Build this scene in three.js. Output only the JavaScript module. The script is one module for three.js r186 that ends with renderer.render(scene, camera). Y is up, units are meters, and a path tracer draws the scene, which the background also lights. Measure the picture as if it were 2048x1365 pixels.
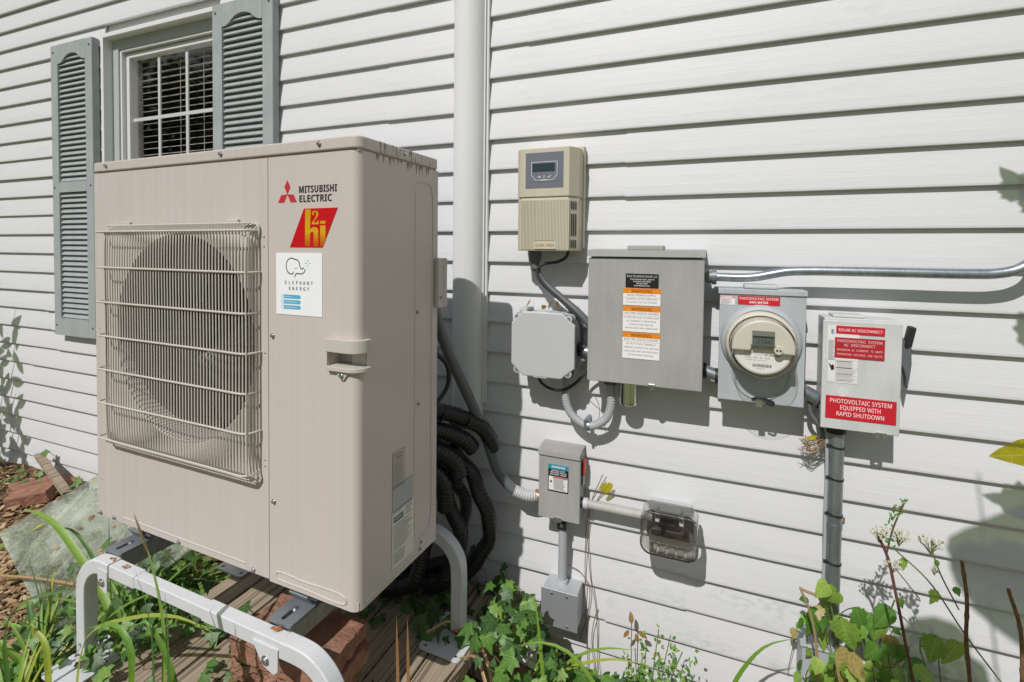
import * as THREE from 'three';
import { RoundedBoxGeometry } from 'three/addons/geometries/RoundedBoxGeometry.js';
import { mergeGeometries } from 'three/addons/utils/BufferGeometryUtils.js';
import { FontLoader } from 'three/addons/loaders/FontLoader.js';
import { TextGeometry } from 'three/addons/geometries/TextGeometry.js';

// ---------------------------------------------------------------- camera, sky, sun, exposure
const scene = new THREE.Scene();
const camera = new THREE.PerspectiveCamera(66.13, 1024 / 682, 0.05, 400);
camera.rotation.order = 'YXZ';
camera.position.set(0, 1.2551, 1.6284);
camera.rotation.set(-0.0308, 0.412, 0.0087);
camera.setViewOffset(2048, 1365, 62.3, 149.9, 2048, 1365);

const renderer = new THREE.WebGLRenderer({ antialias: true });
renderer.setSize(1024, 682);
renderer.toneMapping = THREE.LinearToneMapping;
renderer.toneMappingExposure = 0.71;
renderer.shadowMap.enabled = true;

const SUN = new THREE.Vector3(-0.165, 1.05, 1).normalize();
{
  const w = 256, h = 128, d = new Float32Array(w * h * 4);
  for (let j = 0; j < h; j++) for (let i = 0; i < w; i++) {
    const el = ((j + 0.5) / h - 0.5) * Math.PI, az = ((i + 0.5) / w - 0.5) * 2 * Math.PI;
    const dir = new THREE.Vector3(Math.cos(el) * Math.cos(az), Math.sin(el), Math.cos(el) * Math.sin(az));
    const t = Math.pow(Math.max(0, Math.sin(el)), 0.55), g = Math.pow(Math.max(0, dir.dot(SUN)), 8) * 0.35;
    const o = (j * w + i) * 4;
    d[o] = (0.88 * (1 - t) + 0.42 * t) + g; d[o + 1] = (0.9 * (1 - t) + 0.5 * t) + g; d[o + 2] = (0.92 * (1 - t) + 0.64 * t) + g * 0.9; d[o + 3] = 1;
    if (el < 0) { d[o] = 0.12; d[o + 1] = 0.13; d[o + 2] = 0.09; }
  }
  const sky = new THREE.DataTexture(d, w, h, THREE.RGBAFormat, THREE.FloatType);
  sky.mapping = THREE.EquirectangularReflectionMapping; sky.magFilter = THREE.LinearFilter; sky.minFilter = THREE.LinearFilter; sky.needsUpdate = true;
  scene.background = sky; scene.environment = sky;
  scene.backgroundIntensity = 0.62; scene.environmentIntensity = 0.62;
}
const sun = new THREE.DirectionalLight(new THREE.Color(1, 0.968, 0.95), 4.5);
sun.position.copy(SUN).multiplyScalar(14);
sun.castShadow = true; sun.shadow.mapSize.set(4096, 4096); sun.shadow.radius = 1;
Object.assign(sun.shadow.camera, { left: -6, right: 4, top: 5, bottom: -4, near: 1, far: 40 });
scene.add(sun, sun.target);

// ---------------------------------------------------------------- helpers
const rng = (s) => () => { s |= 0; s = s + 0x6D2B79F5 | 0; let t = Math.imul(s ^ s >>> 15, 1 | s); t = t + Math.imul(t ^ t >>> 7, 61 | t) ^ t; return ((t ^ t >>> 14) >>> 0) / 4294967296; };
const V = (x, y, z) => new THREE.Vector3(x, y, z);
const A = (a) => a.map((p) => V(...p));
const lin = (r, g, b) => new THREE.Color().setRGB(r, g, b);
const names = {};
function numbered(n) { const k = names[n] = (names[n] ?? -1) + 1; return k ? n + '_' + String(k).padStart(3, '0') : n; }
function sh(m) { m.castShadow = m.receiveShadow = true; return m; }
function obj(name, geos, mat, parent) { const m = sh(new THREE.Mesh(Array.isArray(geos) ? mrg(geos) : geos, mat)); m.name = name; if (parent) parent.add(m); return m; }
function tag(o, label, category, group) { o.userData = { ...o.userData, label, category }; if (group) o.userData.group = group; return o; }
function thing(name, label, category, group, p = [0, 0, 0], turn = 0) { const g = new THREE.Group(); g.name = numbered(name); g.position.set(...p); g.rotation.y = turn; tag(g, label, category, group); scene.add(g); return g; }
function solo(name, geos, mat, label, category, group) { const m = obj(numbered(name), geos, mat, scene); return tag(m, label, category, group); }
function sub(name, parent) { const g = new THREE.Group(); g.name = name; parent.add(g); return g; }
function structure(name, geos, mat) { const m = obj(numbered(name), geos, mat, scene); m.userData.kind = 'structure'; return m; }
function mrg(a) {
  return mergeGeometries(a.map((g) => { g = g.index ? g.toNonIndexed() : g; for (const k of Object.keys(g.attributes)) if (!['position', 'normal', 'uv'].includes(k)) g.deleteAttribute(k); g.groups = []; return g; }));
}
const at = (g, x, y, z, rx = 0, ry = 0, rz = 0) => { g.applyMatrix4(new THREE.Matrix4().compose(V(x, y, z), new THREE.Quaternion().setFromEuler(new THREE.Euler(rx, ry, rz, 'YXZ')), V(1, 1, 1))); return g; };
// uv in metres, by the way a face points
function uvm(g, ou = 0, ov = 0) {
  g = g.index ? g.toNonIndexed() : g;
  const p = g.attributes.position, n = g.attributes.normal, uv = new Float32Array(p.count * 2);
  for (let i = 0; i < p.count; i += 3) {
    let ax = 0, ay = 0, az = 0;
    for (let k = 0; k < 3; k++) { ax += Math.abs(n.getX(i + k)); ay += Math.abs(n.getY(i + k)); az += Math.abs(n.getZ(i + k)); }
    for (let k = 0; k < 3; k++) { const j = i + k, x = p.getX(j), y = p.getY(j), z = p.getZ(j);
      const [u, v] = az >= ax && az >= ay ? [x, y] : ax >= ay ? [z, y] : [x, z];
      uv[j * 2] = u + ou; uv[j * 2 + 1] = v + ov; }
  }
  g.setAttribute('uv', new THREE.BufferAttribute(uv, 2)); return g;
}
const bx = (w, h, d, x = 0, y = 0, z = 0, r = 0) => uvm(at(r ? new RoundedBoxGeometry(w, h, d, 2, Math.min(r, w / 2.01, h / 2.01, d / 2.01)) : new THREE.BoxGeometry(w, h, d), x, y, z));
const bb = (x0, x1, y0, y1, z0, z1, r = 0) => bx(x1 - x0, y1 - y0, z1 - z0, (x0 + x1) / 2, (y0 + y1) / 2, (z0 + z1) / 2, r);
// cylinder along an axis from a point
function cyl(r, len, x, y, z, axis = 'y', r2 = r, seg = 20) { const g = new THREE.CylinderGeometry(r2, r, len, seg); if (axis === 'z') g.rotateX(Math.PI / 2); if (axis === 'x') g.rotateZ(-Math.PI / 2); return uvm(g.translate(x, y, z)); }
// a swept tube whose radius may vary along it: rad(t, angle, metres)
function tube(pts, rad, { seg = 40, ring = 10, closed = false, caps = true, straight = false } = {}) {
  const c = straight ? new THREE.CurvePath() : new THREE.CatmullRomCurve3(pts, closed, 'centripetal');
  if (straight) for (let i = 0; i + 1 < pts.length; i++) c.add(new THREE.LineCurve3(pts[i], pts[i + 1]));
  const L = c.getLength(), fr = new THREE.CatmullRomCurve3(c.getSpacedPoints(Math.max(4, Math.min(seg, 60)))).computeFrenetFrames(seg, closed);
  const pos = [], uv = [], idx = [];
  const f = typeof rad === 'function' ? rad : () => rad;
  for (let i = 0; i <= seg; i++) { const t = i / seg, p = c.getPointAt(t), N = fr.normals[i], B = fr.binormals[i];
    for (let k = 0; k <= ring; k++) { const a = k / ring * Math.PI * 2, r = f(t, a, t * L); const cs = Math.cos(a) * r, sn = Math.sin(a) * r;
      pos.push(p.x + N.x * cs + B.x * sn, p.y + N.y * cs + B.y * sn, p.z + N.z * cs + B.z * sn); uv.push(t * L, k / ring * 0.1); } }
  for (let i = 0; i < seg; i++) for (let k = 0; k < ring; k++) { const a = i * (ring + 1) + k, b = a + ring + 1; idx.push(a, a + 1, b, b, a + 1, b + 1); }
  if (caps && !closed) for (const e of [0, seg]) { const p = c.getPointAt(e / seg), n = pos.length / 3; pos.push(p.x, p.y, p.z); uv.push(0, 0); for (let k = 0; k < ring; k++) { const a = e * (ring + 1) + k; e ? idx.push(n, a, a + 1) : idx.push(n, a + 1, a); } }
  const g = new THREE.BufferGeometry(); g.setAttribute('position', new THREE.Float32BufferAttribute(pos, 3)); g.setAttribute('uv', new THREE.Float32BufferAttribute(uv, 2)); g.setIndex(idx); g.computeVertexNormals(); return g;
}
// prism: outline in (x, y), from z0 to z1; bevel b
function prism(pts, z0, z1, b = 0, holes = [], cs = 12) {
  const s = pts instanceof THREE.Shape ? pts : new THREE.Shape(pts.map((p) => new THREE.Vector2(...p))); for (const h of holes) s.holes.push(h);
  const g = new THREE.ExtrudeGeometry(s, { depth: z1 - z0 - 2 * b, bevelEnabled: b > 0, bevelThickness: b, bevelSize: b, bevelOffset: -b, bevelSegments: 2, curveSegments: cs });
  g.translate(0, 0, z0 + b); return uvm(g);
}
function rrect(x0, x1, y0, y1, r) { const s = new THREE.Shape(); s.moveTo(x0 + r, y0); s.lineTo(x1 - r, y0); s.absarc(x1 - r, y0 + r, r, -Math.PI / 2, 0); s.lineTo(x1, y1 - r); s.absarc(x1 - r, y1 - r, r, 0, Math.PI / 2); s.lineTo(x0 + r, y1); s.absarc(x0 + r, y1 - r, r, Math.PI / 2, Math.PI); s.lineTo(x0, y0 + r); s.absarc(x0 + r, y0 + r, r, Math.PI, Math.PI * 1.5); return s; }
const circ = (x, y, r) => { const p = new THREE.Path(); p.absarc(x, y, r, 0, Math.PI * 2); return p; };
// periodic value noise
function vnoise(seed) { const R = rng(seed), T = new Float32Array(65536); for (let i = 0; i < 65536; i++) T[i] = R();
  return (x, y, px, py) => { const xi = Math.floor(x), yi = Math.floor(y), fx = x - xi, fy = y - yi, u = fx * fx * (3 - 2 * fx), v = fy * fy * (3 - 2 * fy);
    const m = (a, n) => ((a % n) + n) % n, x0 = m(xi, px), x1 = m(xi + 1, px), y0 = m(yi, py), y1 = m(yi + 1, py), h = (a, b) => T[(a * 131 + b * 977 + ((a * b) & 255) * 7) & 65535];
    const a = h(x0, y0), b = h(x1, y0), c = h(x0, y1), d = h(x1, y1); return a + (b - a) * u + (c - a) * v + (a - b - c + d) * u * v; }; }
function fbm(n, u, v, fx, fy, oct) { let s = 0, a = 0.5, t = 0; for (let o = 0; o < oct; o++) { s += a * n(u * fx, v * fy, fx, fy); t += a; a *= 0.5; fx *= 2; fy *= 2; } return s / t; }
const clamp = (x, a = 0, b = 1) => Math.min(b, Math.max(a, x)), sst = (a, b, x) => { const t = clamp((x - a) / (b - a)); return t * t * (3 - 2 * t); };
function tex(w, h, sx, sy, fn, srgb = false) { const d = new Uint8Array(w * h * 4); for (let j = 0; j < h; j++) for (let i = 0; i < w; i++) { const c = fn(i / w, j / h), o = (j * w + i) * 4; const a = Array.isArray(c) ? c : [c, c, c]; for (let k = 0; k < 3; k++) d[o + k] = clamp(a[k]) * 255; d[o + 3] = 255; }
  const t = new THREE.DataTexture(d, w, h); t.wrapS = t.wrapT = THREE.RepeatWrapping; t.magFilter = THREE.LinearFilter; t.minFilter = THREE.LinearMipmapLinearFilter; t.generateMipmaps = true; t.repeat.set(1 / sx, 1 / sy); if (srgb) t.colorSpace = THREE.SRGBColorSpace; t.needsUpdate = true; return t; }
function canv(w, h, draw) { const c = document.createElement('canvas'); c.width = w; c.height = h; const g = c.getContext('2d'); draw(g, w, h); const t = new THREE.CanvasTexture(c); t.colorSpace = THREE.SRGBColorSpace; t.anisotropy = 8; return t; }
const S = (o) => new THREE.MeshStandardMaterial(o), P = (o) => new THREE.MeshPhysicalMaterial(o);
const mix = (a, b, t) => a.map((x, i) => x + (b[i] - x) * t);
const n1 = vnoise(11), n2 = vnoise(29), n3 = vnoise(53);

// ---------------------------------------------------------------- materials
const grainB = tex(1024, 128, 1.3, 0.11, (u, v) => 0.45 * fbm(n1, u, v, 9, 26, 3) + 0.55 * fbm(n2, u, v, 30, 60, 2));
const sidingC = (mold, seed) => tex(1024, 256, 2.6, 0.65, (u, v) => {
  const f = fbm(n1, u + seed, v, 20, 20, 4), s = fbm(n2, u + seed, v, 6, 4, 3), sp = fbm(n3, u, v + seed, 160, 80, 2);
  const k = mold * sst(0.5, 0.78, s) * sst(0.42, 0.75, sp * 0.65 + f * 0.35) + 0.035 * sst(0.55, 0.8, f);
  return mix([0.848, 0.85, 0.853], [0.5, 0.53, 0.45], k); }, true);
const M = {};
M.siding = [0, 1, 2].map((i) => S({ map: sidingC(0.02 * i, i * 0.37), bumpMap: grainB, bumpScale: 0.00035, roughness: 0.55 }));
M.sidingMould = [0, 1].map((i) => S({ map: sidingC(0.1 + 0.1 * i, 0.5 + i * 0.21), bumpMap: grainB, bumpScale: 0.00035, roughness: 0.6 }));
M.white = S({ color: lin(0.78, 0.78, 0.77), roughness: 0.45 });
M.whiteTrim = S({ color: lin(0.72, 0.73, 0.73), roughness: 0.4 });
M.cover = S({ color: lin(0.76, 0.76, 0.75), roughness: 0.38 });
M.dark = S({ color: lin(0.02, 0.02, 0.02), roughness: 0.9 });
M.shutter = S({ map: tex(256, 512, 0.3, 0.6, (u, v) => { const f = fbm(n1, u, v, 60, 6, 3), g = fbm(n2, u, v, 5, 8, 3); return mix([0.57, 0.605, 0.602], [0.69, 0.712, 0.705], 0.5 * f + 0.5 * g); }, true), roughness: 0.72 });
const streakC = (base, dirt, amt) => tex(1024, 1024, 1, 1, (u, v) => {
  const a = fbm(n1, u, v, 90, 2, 3), b = fbm(n2, u, v, 30, 3, 3), c = fbm(n3, u, v, 8, 8, 4), s = fbm(n1, v, u, 220, 160, 2);
  return mix(base, dirt, amt * (0.55 * sst(0.4, 0.85, a) + 0.35 * sst(0.4, 0.8, b) + 0.3 * sst(0.45, 0.8, c)) + 0.12 * sst(0.74, 0.85, s)); }, true);
M.beige = S({ map: streakC([0.8, 0.765, 0.74], [0.7, 0.67, 0.635], 0.26), roughness: 0.42 });
M.wire = S({ color: lin(0.58, 0.54, 0.48), roughness: 0.5 });
M.shroud = S({ color: lin(0.52, 0.49, 0.44), roughness: 0.55 });
M.fan = S({ color: lin(0.022, 0.02, 0.019), roughness: 0.5 });
M.coil = S({ color: lin(0.025, 0.065, 0.095), roughness: 0.5, metalness: 0.3 });
M.standWhite = S({ map: tex(512, 512, 0.5, 0.5, (u, v) => { const f = fbm(n1, u, v, 8, 8, 4), s = fbm(n3, u, v, 90, 90, 2); return mix([0.86, 0.87, 0.88], [0.6, 0.6, 0.58], 0.2 * f + 0.25 * sst(0.78, 0.86, s)); }, true), roughness: 0.42 });
M.rust = S({ map: tex(128, 128, 0.1, 0.1, (u, v) => mix([0.58, 0.36, 0.18], [0.8, 0.58, 0.36], fbm(n2, u, v, 8, 8, 4)), true), roughness: 0.9 });
M.galv = S({ map: tex(512, 512, 0.35, 0.35, (u, v) => { const f = fbm(n1, u, v, 6, 10, 4), s = fbm(n2, u, v, 70, 12, 3); return mix([0.5, 0.53, 0.56], [0.74, 0.76, 0.78], 0.5 * f + 0.5 * s); }, true), roughness: 0.38, metalness: 0.75 });
M.zinc = S({ color: lin(0.55, 0.56, 0.57), roughness: 0.3, metalness: 0.9 });
M.chrome = S({ color: lin(0.75, 0.75, 0.76), roughness: 0.12, metalness: 1 });
M.blueGrey = S({ color: lin(0.21, 0.23, 0.25), roughness: 0.45, metalness: 0.3 });
const greyC = (b) => tex(512, 512, 0.5, 0.5, (u, v) => { const f = fbm(n1, u, v, 6, 6, 4), s = fbm(n2, u, v, 40, 5, 3), d = fbm(n3, u, v, 120, 120, 2); return mix(b, b.map((x) => x * 1.12 + 0.03), 0.5 * f + 0.4 * s).map((x) => x + 0.045 * sst(0.75, 0.85, d)); }, true);
M.grey = S({ map: greyC([0.65, 0.67, 0.68]), roughness: 0.5 });
M.greyDark = S({ map: greyC([0.605, 0.605, 0.59]), roughness: 0.5 });
M.greyPvc = S({ color: lin(0.42, 0.44, 0.45), roughness: 0.5 });
M.greyLight = S({ color: lin(0.54, 0.55, 0.555), roughness: 0.5 });
M.switchGrey = S({ map: greyC([0.75, 0.76, 0.75]), roughness: 0.5 });
M.tanBox = S({ map: streakC([0.79, 0.765, 0.68], [0.68, 0.65, 0.55], 0.35), roughness: 0.6 });
M.slate = S({ color: lin(0.16, 0.175, 0.2), roughness: 0.45 });
M.lcd = S({ color: lin(0.03, 0.05, 0.055), roughness: 0.12 });
M.black = S({ color: lin(0.022, 0.022, 0.022), roughness: 0.5 });
M.rubber = S({ color: lin(0.022, 0.022, 0.023), roughness: 0.32 });
M.conduitDark = S({ color: lin(0.13, 0.14, 0.15), roughness: 0.45 });
M.meterBeige = S({ color: lin(0.66, 0.62, 0.52), roughness: 0.4 });
M.glass = P({ color: 0xffffff, transmission: 1, thickness: 0, roughness: 0.02, ior: 1.5 });
M.clearPlastic = P({ color: lin(0.95, 0.95, 0.94), transmission: 1, thickness: 0, roughness: 0.03, ior: 1.49 });
M.outlet = S({ color: lin(0.1, 0.1, 0.1), roughness: 0.6 });
M.copper = S({ color: lin(0.42, 0.24, 0.15), roughness: 0.4, metalness: 0.6 });
M.red = S({ color: lin(0.6, 0.03, 0.04), roughness: 0.4 });
M.blind = S({ color: lin(0.68, 0.65, 0.57), roughness: 0.6 });
M.room = S({ color: lin(0.35, 0.33, 0.3), roughness: 0.9 });
const woodTex = (s, a, b) => tex(256, 1024, 0.16, 1.1, (u, v) => { const w = fbm(n1, u + s, v, 4, 3, 3), g = fbm(n2, u + w * 0.12 + s, v, 44, 3, 3), f = fbm(n3, u, v + s, 90, 30, 2), c = sst(0.62, 0.78, fbm(n1, u, v + s, 26, 2, 2)); return mix(mix(a, b, 0.55 * g + 0.25 * f + 0.2 * w), [0.22, 0.17, 0.12], 0.5 * c); }, true);
M.plank = [0, 1, 2].map((i) => S({ map: woodTex(i * 0.31, [0.52, 0.46, 0.38], [0.78, 0.72, 0.63]), bumpMap: woodTex(i * 0.31, [0, 0, 0], [1, 1, 1]), bumpScale: 0.002, roughness: 0.85 }));
M.brick = [0, 1].map((i) => S({ map: tex(512, 512, 0.3, 0.3, (u, v) => { const f = fbm(n1, u + i * 0.3, v, 8, 8, 5), s = fbm(n3, u, v + i * 0.4, 70, 70, 2), m = sst(0.56, 0.72, fbm(n2, u + i * 0.5, v, 6, 6, 4)); return mix(mix([0.5, 0.34, 0.27], [0.7, 0.52, 0.43], f), [0.62, 0.56, 0.49], 0.5 * m * s + 0.3 * sst(0.6, 0.8, s)); }, true), bumpMap: tex(256, 256, 0.12, 0.12, (u, v) => fbm(n1, u, v, 16, 16, 4)), bumpScale: 0.004, roughness: 0.95 }));
M.brickMoss = S({ map: tex(512, 512, 0.3, 0.3, (u, v) => { const f = fbm(n1, u, v, 10, 10, 5), m = sst(0.45, 0.62, fbm(n2, u, v, 7, 7, 4)), g = sst(0.52, 0.66, fbm(n3, u, v, 12, 12, 4)); return mix(mix([0.46, 0.32, 0.25], [0.7, 0.55, 0.45], f), mix([0.42, 0.38, 0.3], [0.42, 0.43, 0.18], g), 0.75 * m); }, true), bumpMap: tex(256, 256, 0.1, 0.1, (u, v) => fbm(n2, u, v, 16, 16, 4)), bumpScale: 0.008, roughness: 1 });
M.soil = S({ map: tex(1024, 1024, 1.1, 1.1, (u, v) => { const a = fbm(n1, u, v, 12, 40, 5), b = fbm(n2, u, v, 46, 16, 4), c = fbm(n3, u, v, 5, 5, 4); return mix(mix([0.22, 0.16, 0.11], [0.6, 0.47, 0.32], sst(0.3, 0.75, 0.5 * a + 0.5 * b)), [0.13, 0.1, 0.07], sst(0.5, 0.75, c)); }, true), bumpMap: tex(512, 512, 0.5, 0.5, (u, v) => fbm(n2, u, v, 20, 20, 5)), bumpScale: 0.02, roughness: 1 });
M.lawn = S({ map: tex(512, 512, 3, 3, (u, v) => { const a = fbm(n1, u, v, 40, 40, 4), b = fbm(n2, u, v, 6, 6, 4); return mix([0.33, 0.37, 0.19], [0.46, 0.48, 0.29], 0.6 * a + 0.4 * b); }, true), roughness: 1 });
M.chip = [0, 1, 2, 3].map((i) => S({ color: [lin(0.42, 0.28, 0.15), lin(0.28, 0.17, 0.085), lin(0.55, 0.4, 0.24), lin(0.15, 0.095, 0.05)][i], roughness: 0.95 }));
// leaves: pigment with paler veins
const leafTex = (a, b, vein, draw) => canv(256, 256, (g, w, h) => { const R = rng(a.length + b.charCodeAt(2)); g.fillStyle = a; g.fillRect(0, 0, w, h); for (let i = 0; i < 500; i++) { g.globalAlpha = 0.12; g.fillStyle = b; g.beginPath(); g.arc(R() * w, R() * h, 3 + R() * 14, 0, 7); g.fill(); } g.globalAlpha = 0.75; g.strokeStyle = vein; draw(g); g.globalAlpha = 1; });
const ivyVeins = (g) => { const B = [128, 214]; for (const [x, y] of [[128, 4], [22, 90], [234, 90], [44, 214], [212, 214]]) { g.lineWidth = 3.4; g.beginPath(); g.moveTo(...B); g.lineTo(x, y); g.stroke(); g.lineWidth = 1.4; for (let k = 1; k < 5; k++) { const t = k / 5, cx = B[0] + (x - B[0]) * t, cy = B[1] + (y - B[1]) * t, dx = (x - B[0]), dy = (y - B[1]); for (const s of [-1, 1]) { g.beginPath(); g.moveTo(cx, cy); g.lineTo(cx + dx * 0.17 - s * dy * 0.15, cy + dy * 0.17 + s * dx * 0.15); g.stroke(); } } } };
const featherVeins = (g) => { g.lineWidth = 4; g.beginPath(); g.moveTo(128, 256); g.lineTo(128, 0); g.stroke(); g.lineWidth = 1.8; for (let y = 230; y > 30; y -= 26) for (const s of [-1, 1]) { g.beginPath(); g.moveTo(128, y); g.quadraticCurveTo(128 + s * 60, y - 30, 128 + s * 110, y - 70); g.stroke(); } };
const bladeVeins = (g) => { for (let x = 6; x < 256; x += 11) { g.lineWidth = x > 116 && x < 140 ? 5 : 1.5; g.beginPath(); g.moveTo(x, 0); g.lineTo(x, 256); g.stroke(); } };
const leafM = (a, b, v, d, o = {}) => P({ map: leafTex(a, b, v, d), roughness: 0.5, transmission: 0.3, thickness: 0, side: THREE.DoubleSide, ...o });
M.ivy = [leafM('#4d7a2c', '#3a6422', '#9db86a', ivyVeins), leafM('#5f8f33', '#4a7a2a', '#b2c87c', ivyVeins), leafM('#36601f', '#2a4f1c', '#86a35c', ivyVeins), leafM('#7da03a', '#5f8a30', '#c3d088', ivyVeins)];
M.vine = [leafM('#8aae44', '#6d9636', '#c2d688', featherVeins), leafM('#a2bc50', '#82a640', '#cdd98e', featherVeins), leafM('#5a8a30', '#477626', '#9cb868', featherVeins), leafM('#b8a860', '#8f7a42', '#d6cc94', featherVeins)];
M.blade = [leafM('#6f9a2c', '#56852a', '#93b552', bladeVeins), leafM('#88aa34', '#6d9a30', '#aac465', bladeVeins), leafM('#4c7a28', '#3d6a22', '#7ca04c', bladeVeins), leafM('#a8b43c', '#889c34', '#c4cb70', bladeVeins)];
M.dry = [leafM('#a07a48', '#86602f', '#c0a070', bladeVeins), leafM('#c2a572', '#a88850', '#dcc79c', bladeVeins)];
M.yellowLeaf = leafM('#e2cf1c', '#c6bd18', '#efe68c', featherVeins, { transmission: 0.5 });
M.stem = S({ color: lin(0.16, 0.2, 0.05), roughness: 0.7 });
M.cane = S({ color: lin(0.26, 0.16, 0.08), roughness: 0.8 });
M.redCane = S({ color: lin(0.14, 0.06, 0.04), roughness: 0.7 });
M.flower = S({ color: lin(0.62, 0.6, 0.45), roughness: 0.9 });
M.bark = S({ color: lin(0.1, 0.075, 0.05), roughness: 1 });
M.treeLeaf = [P({ color: lin(0.05, 0.1, 0.025), roughness: 0.7, transmission: 0.3, thickness: 0, side: THREE.DoubleSide }), P({ color: lin(0.075, 0.12, 0.03), roughness: 0.7, transmission: 0.3, thickness: 0, side: THREE.DoubleSide })];
const font = await new FontLoader().loadAsync('fonts/droid/droid_sans_bold.typeface.json');
// a printed label: a thin sheet with the print on it
const label = (name, tx, w, h, x, y, z, parent, ry = 0, rz = 0) => { const g = new THREE.BoxGeometry(w, h, 0.0008); at(g, x, y, z, 0, ry, rz); return obj(name, g, tx.isTexture ? S({ map: tx, roughness: 0.45 }) : tx, parent); };
// hexagon screw with washer, head towards +z, at a point
const screwG = (r = 0.006) => mrg([cyl(r, 0.0015, 0, 0, 0.0008, 'z', r, 16), cyl(r * 0.62, 0.005, 0, 0, 0.0035, 'z', r * 0.6, 6)]);
const SCR = screwG(), BOLT = screwG(0.011);
function screw(parent, x, y, z, ry = 0, g = SCR, name = 'screw', m = M.zinc) { const s = obj(name, g, m, parent); s.position.set(x, y, z); s.rotation.y = ry; return s; }

// ---------------------------------------------------------------- ground
const gy = (x, z) => { const r = sst(-1.5, -0.4, x); return -0.16 * r + 0.02 * Math.sin(x * 5.1 + z * 3) * 0.6 + 0.02 * Math.sin(z * 7 - x * 2.3); };
{
  const g = new THREE.PlaneGeometry(160, 160, 40, 40); g.rotateX(-Math.PI / 2); g.translate(0, -0.2, 30);
  structure('lawn', uvm(g), M.lawn);
  const b = new THREE.PlaneGeometry(9, 1.7, 180, 40); b.rotateX(-Math.PI / 2); b.translate(-2.2, 0, 0.79);
  const p = b.attributes.position; for (let i = 0; i < p.count; i++) p.setY(i, gy(p.getX(i), p.getZ(i)) + 0.025 * (fbm(n1, (p.getX(i) + 20) / 40, (p.getZ(i) + 20) / 40, 160, 160, 3) - 0.5));
  b.computeVertexNormals(); structure('mulch_bed', uvm(b), M.soil);
}

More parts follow.
